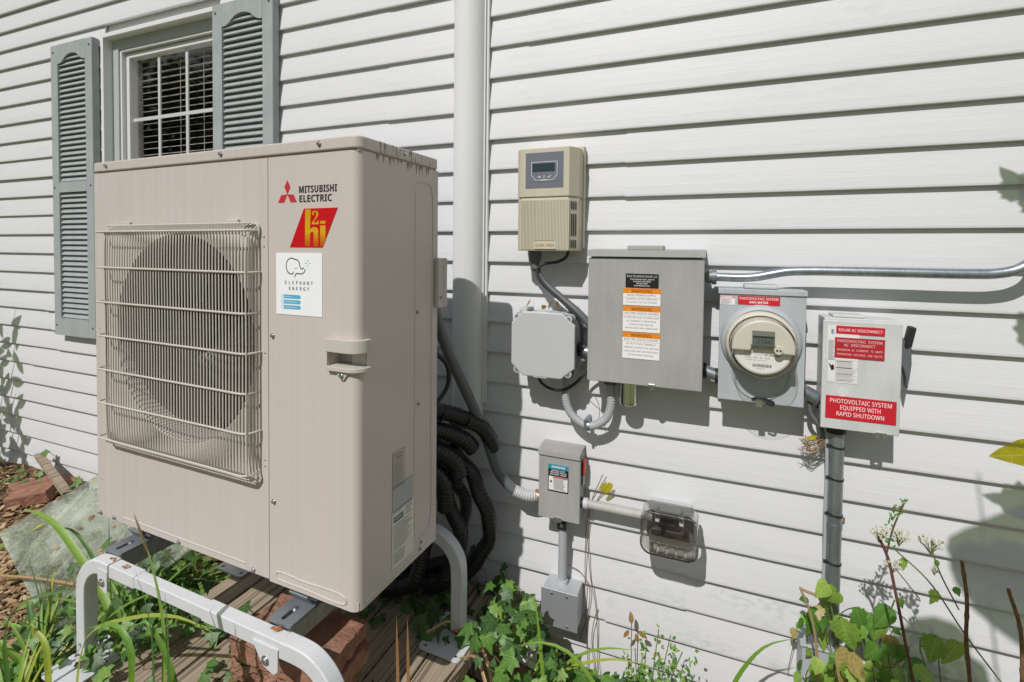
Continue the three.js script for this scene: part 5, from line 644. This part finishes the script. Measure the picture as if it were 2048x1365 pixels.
// ivy: each leaf a mesh of its own, on a short stalk
function ivyPatch(name, lab, n, seed, place, sizes = [0.04, 0.052, 0.066, 0.08], mats = M.ivy, kind = 'ivy') {
  const t = thing(name, lab, 'ivy'), R = rng(seed), st = [];
  for (let i = 0; i < n; i++) { const p = place(R, i); if (!p) continue; const s = sizes[(R() * sizes.length) | 0], l = obj('leaf', leafShape(kind, s), mats[(R() * mats.length) | 0], t); l.position.set(...p.at);
    const nrm = V(...(p.n ?? [-0.1, 0.75, 0.65])).add(V((R() - 0.5) * 1.1, (R() - 0.5) * 0.9, (R() - 0.5) * 0.9)).normalize(), dn = V((R() - 0.5) * 1.6, -0.75, 0.5 * R()); dn.addScaledVector(nrm, -dn.dot(nrm)).normalize(); const xx = V(0, 0, 0).crossVectors(dn, nrm); l.quaternion.setFromRotationMatrix(new THREE.Matrix4().makeBasis(xx, dn, nrm));
    if (i % 2 === 0) st.push(tube([V(...p.at), V(p.at[0] + (R() - 0.5) * 0.05, p.at[1] - 0.04, p.at[2] - 0.03), V(p.at[0] + (R() - 0.5) * 0.1, p.at[1] - 0.1, p.at[2] - 0.05)], 0.0012, { seg: 5, ring: 4, caps: false })); }
  obj('stems', st, M.cane, t); return t;
}
{
  const ivyTop = (x) => x < -0.53 ? 0.16 : x < -0.46 ? 0.16 - (x + 0.53) * 2.1 : 0.005 - 0.03 * Math.sin((x + 0.46) * 9);
  ivyPatch('ivy', 'mass of glossy green ivy on the ground along the siding right of the platform', 300, 201, (R) => { const x = -0.575 + R() * 0.62, z = 0.03 + R() * 0.45, top = Math.min(0.3, ivyTop(x * 1.63 / (1.63 - z)) + 0.74 * z - 0.03); if (x < -0.55 && z > 0.25) return null; const y = -0.13 + (top + 0.13) * (0.3 + 0.7 * Math.sqrt(R())); return { at: [x, y, z] }; }, [0.03, 0.038, 0.047, 0.058]);
  ivyPatch('ivy', 'dark shaded ivy on the planks behind the right rear stand leg', 90, 202, (R) => { const x = -1.0 + R() * 0.42, z = 0.03 + R() * 0.3; return { at: [x, 0.135 + Math.pow(R(), 1.6) * (x > -0.72 && z < 0.16 ? 0.14 : 0.05), z] }; }, [0.034, 0.044, 0.055], [M.ivy[0], M.ivy[2]]);
  ivyPatch('ivy', 'trailing ivy sprigs over the planks under the stand bar', 34, 203, (R) => { const x = -1.3 + R() * 0.42, z = 0.5 + R() * 0.42; return { at: [x, 0.137 + R() * 0.05, z] }; }, [0.035, 0.045, 0.06], [M.ivy[0], M.ivy[1], M.ivy[2]]);
  ivyPatch('ivy', 'ivy and weeds on the soil between the stand and the leaning glass sheet', 190, 204, (R) => { const x = -2.05 + R() * 0.75, z = 0.25 + R() * 0.65; if (x > -1.66 && (z < 0.55 || R() < 0.6)) return null; return { at: [x, gy(x, z) + 0.02 + R() * 0.12, z] }; }, [0.03, 0.04, 0.052], [M.ivy[0], M.ivy[1], M.ivy[2]]);
  ivyPatch('ivy', 'dense ivy and low leaves between the front stand leg and the planks', 240, 206, (R) => { const x = -1.78 + R() * 0.45, z = 0.26 + R() * 0.55; if (x > -1.64 && z < 0.5) return null; return { at: [x, (x > -1.5 ? 0.13 : 0.0) + 0.02 + R() * (x > -1.5 ? 0.07 : 0.19), z] }; }, [0.026, 0.034, 0.044, 0.055]);
  ivyPatch('ivy', 'few ivy sprigs at the foot of the siding beside the leaning stick', 46, 205, (R) => { const x = -3.35 + R() * 1.2, z = 0.02 + R() * 0.14; return { at: [x, gy(x, z) + 0.02 + R() * R() * 0.2, z] }; }, [0.04, 0.055], [M.ivy[0], M.ivy[1]]);
}
{ // climbing vine with pale heart shaped leaves, around the upright pipe
  const t = thing('climbing_vine', 'pale green heart leaved vine climbing the foot of the upright pipe', 'vine'), R = rng(301), st = [];
  const L = [[0.282, 0.43, 0.13, 0.05, 1], [0.3, 0.42, 0.14, 0.055, 0], [0.268, 0.35, 0.13, 0.07, 2], [0.302, 0.36, 0.16, 0.085, 0], [0.334, 0.395, 0.15, 0.06, 2], [0.345, 0.36, 0.15, 0.05, 0], [0.322, 0.29, 0.17, 0.085, 3], [0.35, 0.27, 0.17, 0.06, 0], [0.262, 0.24, 0.17, 0.07, 0], [0.37, 0.372, 0.12, 0.06, 2], [0.388, 0.362, 0.13, 0.05, 0], [0.405, 0.4, 0.13, 0.06, 2], [0.4, 0.345, 0.14, 0.045, 3], [0.43, 0.335, 0.15, 0.05, 2], [0.41, 0.285, 0.16, 0.05, 0], [0.46, 0.31, 0.15, 0.06, 2], [0.478, 0.39, 0.18, 0.065, 0], [0.512, 0.392, 0.19, 0.065, 1], [0.43, 0.24, 0.2, 0.09, 3], [0.38, 0.23, 0.2, 0.06, 0], [0.3, 0.22, 0.19, 0.06, 1], [0.455, 0.255, 0.18, 0.05, 2], [0.34, 0.245, 0.19, 0.05, 1]];
  for (const [x, y, z, s, m] of L) { const l = obj('leaf', leafShape(R() > 0.6 ? 'toothed' : 'heart', s), M.vine[m], t); l.position.set(x, y + s * 0.3, z); l.rotation.set(-2.4 + R() * 0.9, (R() - 0.5) * 1.2, (R() - 0.5) * 1.2 + Math.PI); l.rotation.set(0.2 - R() * 1.1, (R() - 0.5) * 1.2, Math.PI + (R() - 0.5) * 1.5); st.push(tube([V(x, y + s * 0.3, z), V(x - 0.02, y - 0.02, z - 0.03), V(x + (R() - 0.5) * 0.06, y - 0.12, z - 0.05)], 0.0014, { seg: 6, ring: 4, caps: false })); }
  for (let i = 0; i < 200; i++) { const x = 0.22 + R() * 0.46, y = 0.08 + R() * (0.17 + 0.17 * Math.exp(-Math.pow((x - 0.34) / 0.1, 2)) + 0.05 * Math.sin(x * 31)), z = 0.06 + R() * 0.22, s = [0.02, 0.028, 0.036, 0.048][(R() * 4) | 0]; if (i % 2) st.push(tube([V(x, y, z), V(x - 0.015 + R() * 0.03, y - 0.05, z - 0.02), V(x + (R() - 0.5) * 0.08, y - 0.14, z - 0.03)], 0.0009, { seg: 5, ring: 4, caps: false })); const l = obj('leaf', leafShape(R() > 0.5 ? 'heart' : 'toothed', s), M.vine[(R() * 3.3) | 0], t); l.position.set(x, y, z); l.rotation.set(0.2 - R() * 1.3, (R() - 0.5) * 1.6, Math.PI + (R() - 0.5) * 2); }
  st.push(tube(A([[0.3, -0.1, 0.1], [0.29, 0.15, 0.1], [0.31, 0.3, 0.1], [0.28, 0.42, 0.11]]), 0.0022, { seg: 20, ring: 5 }), tube(A([[0.4, -0.1, 0.12], [0.37, 0.15, 0.12], [0.4, 0.33, 0.1], [0.42, 0.43, 0.11]]), 0.0018, { seg: 20, ring: 5 })); obj('stems', st, M.stem, t);
  // flowering weed and cut canes
  const w = thing('flowering_weed', 'tall weed with reddish stem and small whitish flower heads against the siding', 'plant'); obj('stem', [tube(A([[0.43, -0.1, 0.25], [0.422, 0.3, 0.25], [0.399, 0.435, 0.25], [0.381, 0.529, 0.25], [0.365, 0.602, 0.25], [0.348, 0.64, 0.25]]), 0.003, { seg: 30, ring: 7 }), tube(A([[0.365, 0.606, 0.25], [0.374, 0.66, 0.25], [0.391, 0.718, 0.25]]), 0.0018, { seg: 12, ring: 5 })], M.redCane, w); obj('side_stem', [tube(A([[0.38, 0.612, 0.235], [0.449, 0.546, 0.22], [0.515, 0.445, 0.22], [0.6, 0.33, 0.22]]), 0.0016, { seg: 20, ring: 5 }), tube(A([[0.5, 0.5, 0.22], [0.46, 0.58, 0.24], [0.44, 0.635, 0.25]]), 0.0015, { seg: 12, ring: 5 }), tube(A([[0.43, 0.51, 0.23], [0.4, 0.55, 0.24], [0.378, 0.578, 0.25]]), 0.0012, { seg: 10, ring: 5 })], M.stem, w);
  for (const [x, y, z, r, n] of [[0.35, 0.645, 0.25, 0.02, 40], [0.385, 0.645, 0.25, 0.02, 36], [0.44, 0.642, 0.25, 0.022, 46], [0.376, 0.58, 0.25, 0.016, 26], [0.447, 0.588, 0.25, 0.01, 10]]) { const fl = [], fs = []; for (let i = 0; i < n; i++) { const a = R() * 6.28, q = Math.sqrt(R()) * r, px = x + Math.cos(a) * q, py = y + 0.25 * r + (R() - 0.5) * r * 0.8, pz = z + Math.sin(a) * q * 0.8; fl.push(at(new THREE.OctahedronGeometry(0.0022 + R() * 0.0016, 0), px, py, pz, R(), R(), R())); if (i % 2) fs.push(tube([V(x, y - r, z), V((x + px) / 2, y - r * 0.3, (z + pz) / 2), V(px, py, pz)], 0.0006, { seg: 4, ring: 3, caps: false })); } const h = sub('flower_head', w); obj('florets', fl, M.flower, h); obj('stalks', fs, M.stem, h); }
  const sp = []; for (let i = 0; i < 46; i++) { const s = R(), px = 0.367 + 0.026 * s * s + (R() - 0.5) * 0.03 * (1.1 - s), py = 0.63 + s * 0.1, l = leafShape('oval', 0.009).clone(); sp.push(at(l, px, py, 0.25 + (R() - 0.5) * 0.02, -R(), R() * 2 - 1, R() * 6)); } obj('seed_spray', sp, M.vine[2], w);
  for (const [x, y, s] of [[0.4, 0.59, 0.028], [0.46, 0.535, 0.035], [0.395, 0.5, 0.024], [0.46, 0.6, 0.018], [0.49, 0.55, 0.02]]) { const l = obj('leaf', leafShape('toothed', s), M.vine[(R() * 3) | 0], w); l.position.set(x, y, 0.225); l.rotation.set(-0.3, R() - 0.5, Math.PI + R() - 0.5); }
  for (const p of [[[0.505, -0.1, 0.3], [0.497, 0.367, 0.3], [0.49, 0.477, 0.3], [0.478, 0.576, 0.3], [0.472, 0.643, 0.3]], [[0.58, -0.1, 0.3], [0.571, 0.394, 0.3], [0.559, 0.529, 0.3], [0.548, 0.605, 0.3]]]) solo('cut_cane', tube(A(p.map(([x, y, z], i) => [x + 0.006 * Math.sin(i * 2.3 + x * 40), y, z])), (t, a, m) => (0.0046 - 0.0014 * t) * (1 + 0.35 * Math.exp(-Math.pow(((m % 0.085) - 0.04) / 0.004, 2)) + 0.06 * Math.sin(a * 3 + m * 60)), { seg: 140, ring: 9 }), M.caneBark ??= S({ map: tex(64, 512, 0.03, 0.3, (u, v) => mix([0.3, 0.2, 0.13], [0.62, 0.48, 0.34], 0.6 * fbm(n1, u, v, 8, 24, 3) + 0.4 * fbm(n2, u, v, 4, 60, 2)), true), roughness: 0.85 }), 'bare brown cut cane standing among the vines', 'cane', 'cut canes among the vines');
  const wd = thing('weed', 'green feathery weed with small leaves right of the yellow straps', 'plant'), wl = []; for (let i = 0; i < 290; i++) { const b = (i % 5), s = R(), px = -0.165 + b * 0.022 + (R() - 0.5) * 0.05 * (1.2 - s) + 0.02 * s * (b - 1), py = -0.08 + s * (0.34 - Math.abs(b - 2.4) * 0.035), l = obj('leaf', leafShape(i % 3 ? 'oval' : 'toothed', s > 0.75 ? 0.012 : s > 0.45 ? 0.02 : 0.036), M.vine[i % 2 ? 2 : 0], wd); l.position.set(px, py, 0.18 + (R() - 0.5) * 0.08); l.rotation.set(-R() * 1.2, (R() - 0.5) * 2, R() * 6); } for (let b = 0; b < 5; b++) wl.push(tube(A([[-0.135 + b * 0.01, -0.15, 0.18], [-0.16 + b * 0.021, 0.1, 0.18], [-0.165 + b * 0.03, 0.26 - Math.abs(b - 2.4) * 0.035, 0.18]]), 0.0012, { seg: 10, ring: 4 })); obj('stems', wl, M.stem, wd);
  // dry broken stalk left of the upright pipe
  solo('broken_stalk', [tube(A([[0.26, 0.1, 0.2], [0.251, 0.307, 0.2], [0.236, 0.399, 0.2], [0.214, 0.455, 0.2]]), 0.003, { seg: 18, ring: 6 }), tube(A([[0.212, 0.457, 0.2], [0.228, 0.452, 0.2], [0.246, 0.449, 0.2]]), 0.0032, { seg: 6, ring: 6 })], M.dryStalk = S({ color: lin(0.36, 0.25, 0.13), roughness: 0.9 }), 'bent dry straw coloured stalk beside the upright pipe', 'stalk');
  // dry runners hanging on the siding
  const rn = thing('dead_vine', 'thin dry brown vine runners hanging on the siding below the outlet pipe', 'dead vine'); for (const p of [[[-0.275, 0.568, 0.03], [-0.31, 0.5, 0.02], [-0.328, 0.463, 0.02], [-0.339, 0.365, 0.008], [-0.34, 0.237, 0.01], [-0.334, 0.062, 0.01], [-0.322, -0.12, 0.01]], [[-0.286, 0.573, 0.03], [-0.32, 0.481, 0.02], [-0.333, 0.383, 0.008], [-0.324, 0.241, 0.01], [-0.304, 0.135, 0.01], [-0.297, -0.038, 0.01], [-0.303, -0.12, 0.01]], [[-0.396, 0.252, 0.008], [-0.356, 0.241, 0.01], [-0.327, 0.201, 0.01], [-0.33, 0.112, 0.01], [-0.353, 0.024, 0.01]], [[-0.3, 0.14, 0.01], [-0.315, 0.05, 0.012], [-0.3, -0.1, 0.01]]]) obj('runner', tube(A(p), 0.0013, { seg: 40, ring: 5 }), M.cane, rn);
  const yl = solo('yellowing_leaf', leafShape('heart', 0.05), M.yellowLeaf, 'yellow and green leaf caught above the outlet pipe', 'leaf'); yl.position.set(-0.272, 0.552, 0.04); yl.rotation.set(0.35, 0.5, Math.PI - 0.1);
  const sl = thing('seedling', 'small brown leaved seedling against the lower siding', 'plant'); for (const [x, y, s, r] of [[-0.19, 0.155, 0.034, 0.1], [-0.197, 0.135, 0.028, 2.6], [-0.178, 0.13, 0.028, 3.5], [-0.17, 0.14, 0.032, 4.1]]) { const l = obj('leaf', leafShape('oval', s), M.dry[0], sl); l.position.set(x, y, 0.06); l.rotation.set(-0.2, 0.3, r); } obj('stem', tube(A([[-0.185, -0.1, 0.07], [-0.188, 0.05, 0.065], [-0.19, 0.158, 0.06]]), 0.0014, { seg: 10, ring: 5 }), M.cane, sl);
  // roots and dry tuft at the top of the upright pipe
  const nest = thing('dry_tuft', 'tuft of dry grass and a yellow leaf stuck at the top of the upright pipe', 'dry grass'); for (let i = 0; i < 26; i++) obj('straw', tube([V(0.276 + R() * 0.012, 0.79 - R() * 0.03, 0.05), V(0.262 - R() * 0.02, 0.775 - R() * 0.04, 0.055 + (R() - 0.5) * 0.03), V(0.25 - R() * 0.03, 0.74 + R() * 0.05, 0.05 + (R() - 0.5) * 0.04)], 0.0008, { seg: 6, ring: 4 }), i % 2 ? M.dryStalk : M.cane, nest); const nl = obj('leaf', leafShape('oval', 0.03), M.yellowLeaf, nest); nl.position.set(0.262, 0.785, 0.06); nl.rotation.set(0, 0.4, 1.9);
}
{ // left: glass sheet, bricks, stick, mulch
  const gl = thing('glass_sheet', 'dusty sheet of window glass lying on the ground left of the heat pump', 'glass sheet');
  const P0 = V(-2.72, 0.045, 0.45), P1 = V(-2.62, 0.2, 0.02), P2 = V(-2.0, 0.05, 0.66), g = new THREE.BoxGeometry(1, 1, 1), ex = P2.clone().sub(P0), ez = P1.clone().sub(P0), n = V(0, 0, 0).crossVectors(ex, ez).normalize().multiplyScalar(-0.005);
  g.translate(0.5, 0, 0.5); g.applyMatrix4(new THREE.Matrix4().makeBasis(ex.multiplyScalar(1.35), n, ez).setPosition(P0)); const uvp = g.attributes.uv; g.computeVertexNormals(); uvp.needsUpdate = true;
  const dust = tex(512, 512, 1, 1, (u, v) => { const f = fbm(n1, u, v, 5, 7, 5), s = fbm(n2, u, v, 60, 60, 3), k = fbm(n3, u + v * 0.4, v, 24, 4, 3); const q = 0.26 * sst(0.35, 0.75, f) + 0.16 * sst(0.5, 0.8, k) + 0.12 * sst(0.6, 0.8, s); return [1 - q, 1 - q, 1 - q]; });
  obj('pane', g, P({ color: lin(0.8, 0.86, 0.76), roughness: 0.1, transmission: 0.97, transmissionMap: dust, thickness: 0, ior: 1.5 }), gl);
  const R = rng(61); for (let i = 0; i < 40; i++) { const a = R() * 1.1, b = 0.15 + R() * 0.8, p = P0.clone().addScaledVector(ex, a / 1.0 * 0.8).addScaledVector(ez, b); const l = solo('fallen_leaf', leafShape('oval', 0.025 + (i % 3) * 0.008), i % 4 ? M.dry[i % 2] : M.yellowLeaf, ['small yellow leaf', 'small straw coloured dry leaf', 'small brown dry leaf', 'small straw coloured dry leaf'][i % 4] + ' lying on the dusty glass sheet', 'leaf', ['yellow', 'straw coloured', 'brown', 'straw coloured'][i % 4] + ' leaves on the glass sheet'); l.position.copy(p).add(V(0, 0.009, 0)); l.rotation.set(-1.45 + (R() - 0.5) * 0.3, 0, R() * 6, 'YXZ'); }
  for (let i = 0; i < 110; i++) { const x = -2.7 + R() * 1.0, z = 0.08 + R() * 0.55, l = solo('ground_leaf', leafShape('oval', 0.05 + (i % 3) * 0.015), [M.vine[1], M.vine[3], M.yellowLeaf, M.vine[0]][i % 4], ['yellow green', 'tan', 'bright yellow', 'green'][i % 4] + ' leaf lying under the dusty glass sheet', 'leaf', ['yellow green', 'tan', 'bright yellow', 'green'][i % 4] + ' leaves under the glass sheet'); l.position.set(x, gy(x, z) + 0.02, z); l.rotation.set(-1.5 + (R() - 0.5) * 0.3, 0, R() * 6, 'YXZ'); }
  const brick = (x, y, z, ry, rx, lab, i) => { const b = new RoundedBoxGeometry(0.2, 0.062, 0.1, 3, 0.008); const q = b.attributes.position; for (let k = 0; k < q.count; k++) q.setX(k, q.getX(k) + 0.012 * (fbm(n1, (q.getY(k) * 30 + i + 8) / 64, (q.getZ(k) * 30 + 9) / 64, 256, 256, 2) - 0.5)); b.computeVertexNormals(); const m = solo('brick', uvm(b, i * 0.3), M.brick[i % 2], lab, 'brick'); m.position.set(x, y, z); m.rotation.set(rx, ry, 0.1 * i); return m; };
  brick(-2.98, 0.05, 0.2, 0.5, 0.2, 'reddish brick tilted against the glass sheet edge', 1); brick(-3.14, 0.03, 0.16, -0.3, 0.1, 'shaded reddish brick farther from the glass sheet, by the wood chips', 2); brick(-3.0, 0.045, 0.08, 0.1, 0, 'reddish brick behind the other two, touching the siding weeds', 0);
  solo('weathered_stick', uvm(at(new THREE.BoxGeometry(0.5, 0.022, 0.035, 12, 1, 2), -2.98, 0.125, 0.12, 0, -0.25, -0.12)), M.plank[0], 'weathered grey piece of lath leaning across the bricks by the siding', 'stick');
  // wood chips: nobody could count them
  const cg = new THREE.BoxGeometry(1, 0.16, 0.34), NC = 16000, o = new THREE.Object3D(); for (let m = 0; m < 4; m++) { const im = new THREE.InstancedMesh(cg, M.chip[m], NC / 4); im.name = m ? 'wood_chips_00' + m : 'wood_chips'; for (let i = 0; i < NC / 4; i++) { const near = R() > 0.45, x = near ? -2.6 + R() * 1.15 : -4.6 + R() * 3.0, z = near ? 0.35 + R() * 0.85 : 0.03 + R() * 1.3; o.position.set(x, gy(x, z) + 0.008 + R() * 0.014, z); o.rotation.set((R() - 0.5) * 0.7, R() * 6.28, (R() - 0.5) * 0.7); const s = 0.012 + R() * R() * 0.045; o.scale.set(s, 0.014 + R() * 0.02, s * (0.6 + R() * 0.8)); o.updateMatrix(); im.setMatrixAt(i, o.matrix); } sh(im); im.userData = { kind: 'stuff', label: ['tan', 'brown', 'pale straw coloured', 'dark brown'][m] + ' wood chip mulch covering the ground left of the stand', category: 'mulch' }; scene.add(im); }
  const tw = thing('twig', 'long pale twig lying in front of the glass sheet', 'twig'); obj('twig', tube(A([[-2.35, 0.06, 0.62], [-2.1, 0.1, 0.6], [-1.85, 0.12, 0.58], [-1.7, 0.11, 0.57]]), 0.005, { seg: 20, ring: 6 }), M.dryStalk, tw);
  // debris on the platform and the front foot plate
  const il = solo('ivy_leaf', leafShape('ivy', 0.05), M.ivy[2], 'single ivy leaf lying on the white front foot plate', 'leaf'); il.position.set(-1.5, 0.152, 0.72); il.rotation.set(-1.3, 0.3, 0.6, 'YXZ');
  const bk = new THREE.IcosahedronGeometry(1, 2); { const q = bk.attributes.position; for (let k = 0; k < q.count; k++) { const s = 1 + 0.5 * (fbm(n2, (q.getX(k) + 5) / 8, (q.getY(k) + q.getZ(k) + 5) / 8, 32, 32, 2) - 0.5); q.setXYZ(k, q.getX(k) * 0.022 * s, q.getY(k) * 0.006 * s, q.getZ(k) * 0.01 * s); } bk.computeVertexNormals(); } const bk1 = solo('bark_piece', uvm(bk), M.bark, 'small piece of bark lying on the white front foot plate', 'bark'); bk1.position.set(-1.51, 0.143, 0.8); bk1.rotation.y = 0.6;
}
// ---------------------------------------------------------------- plants and trees outside the frame whose shade and reflection the photograph shows
function leafyStem(t, R, base, top, n, size, kind, mats, spread) { const mid = [(base[0] + top[0]) / 2 + 0.04, (base[1] + top[1]) / 2, (base[2] + top[2]) / 2]; obj('stem', tube(A([base, mid, top]), (tt) => 0.007 * (1 - 0.7 * tt), { seg: 24, ring: 6 }), M.stem, t); for (let i = 0; i < n; i++) { const s = 0.2 + 0.8 * (i / n), a = i * 2.4, c = [base[0] + (top[0] - base[0]) * s, base[1] + (top[1] - base[1]) * s, base[2] + (top[2] - base[2]) * s], l = obj('leaf', leafShape(kind, size), mats[i % mats.length], t); l.position.set(c[0] + Math.cos(a) * spread * 0.25, c[1], c[2] + Math.sin(a) * spread * 0.25); l.rotation.set(0.9 + (R() - 0.5) * 0.8, -a + Math.PI / 2, 0, 'YXZ'); l.rotation.x = 2.0 + (R() - 0.5) * 0.7; } }
{
  const R = rng(401);
  const a = thing('tall_weed', 'tall leafy weed by the wood chips, shading the siding left of the shutter', 'plant');
  for (const [x, h] of [[-3.95, 1.25], [-3.86, 1.5], [-4.02, 1.75], [-3.78, 1.0], [-4.1, 1.35], [-3.75, 0.8], [-4.2, 1.1]]) leafyStem(a, R, [x, 0, 0.6], [x + 0.12 + R() * 0.1, h, 0.55], 20, 0.13, 'oval', M.vine.slice(0, 3), 0.05);
  const b = thing('tall_shrub', 'tall toothed leaf shrub standing right of the horizontal pipe', 'shrub');
  for (const [x, z, h] of [[0.575, 0.55, 2.42], [0.62, 0.5, 2.3]]) leafyStem(b, R, [x + 0.14, -0.2, z], [x, h, z], 9, 0.1, 'toothed', M.vine.slice(0, 3), 0.06);
  const c = thing('broad_leaved_plant', 'broad leaved plant beside the camera path, with one yellow leaf', 'plant');
  leafyStem(c, R, [0.55, -0.3, 1.1], [0.42, 1.9, 1.12], 12, 0.24, 'heart', M.vine.slice(0, 3), 0.1); leafyStem(c, R, [0.6, -0.3, 1.25], [0.36, 1.65, 1.24], 10, 0.24, 'heart', M.vine.slice(0, 3), 0.1);
  const y = obj('yellow_leaf', leafShape('oval', 0.1), M.yellowLeaf, c); y.position.set(0.375, 1.052, 0.9); y.rotation.set(-0.9, 0.1, Math.PI / 2 + 0.05, 'YXZ');
  function tree(x, z, h, r, i, lab) { const t = thing('tree', lab, 'tree', 'trees across the lawn'); obj('trunk', [tube(A([[x, -0.4, z], [x + 0.1, h * 0.35, z], [x - 0.05, h * 0.8, z + 0.1]]), (tt) => 0.16 * (1 - 0.75 * tt), { seg: 14, ring: 9 }), ...[0, 1, 2, 3].map((k) => tube(A([[x + 0.05, h * (0.35 + k * 0.1), z], [x + Math.cos(k * 2) * r * 0.4, h * (0.5 + k * 0.1), z + Math.sin(k * 2) * r * 0.4], [x + Math.cos(k * 2) * r * 0.8, h * (0.62 + k * 0.08), z + Math.sin(k * 2) * r * 0.8]]), (tt) => 0.06 * (1 - 0.8 * tt), { seg: 10, ring: 6 }))], M.bark, t);
    const pos = [], Q = rng(900 + i), cl = []; for (let k = 0; k < 26; k++) { const a = Q() * 6.28, q = Math.sqrt(Q()) * r * 0.8; cl.push([x + Math.cos(a) * q, h * (0.25 + 0.72 * Q()), z + Math.sin(a) * q, r * (0.22 + 0.25 * Q())]); } for (let k = 0; k < 5200; k++) { const c0 = cl[(Q() * cl.length) | 0], d = V(Q() - 0.5, Q() - 0.5, Q() - 0.5).normalize().multiplyScalar(c0[3] * Math.cbrt(Q())), p = V(c0[0], c0[1], c0[2]).add(d), u = V(Q() - 0.5, Q() - 0.5, Q() - 0.5).normalize().multiplyScalar(0.09), v = V(Q() - 0.5, Q() - 0.5, Q() - 0.5).cross(u).normalize().multiplyScalar(0.06); for (const [e, f] of [[-1, 0], [0, -1], [1, 0], [-1, 0], [1, 0], [0, 1]]) pos.push(p.x + u.x * e + v.x * f, p.y + u.y * e + v.y * f, p.z + u.z * e + v.z * f); }
    const g = new THREE.BufferGeometry(); g.setAttribute('position', new THREE.Float32BufferAttribute(pos, 3)); g.computeVertexNormals(); obj('crown', g, M.treeLeaf[i % 2], t); }
  [[-9.5, 7.5, 5.2, 1.7], [-12.2, 7.2, 5.8, 1.9], [-15, 7.8, 5.6, 2], [-11, 9.6, 6.6, 2.1], [-14, 10.5, 7, 2.2], [-8.2, 9.8, 6, 1.8]].forEach(([x, z, h, r], i) => tree(x, z, h, r, i, 'leafy green tree across the lawn, mirrored in the window panes'));
}
renderer.render(scene, camera);
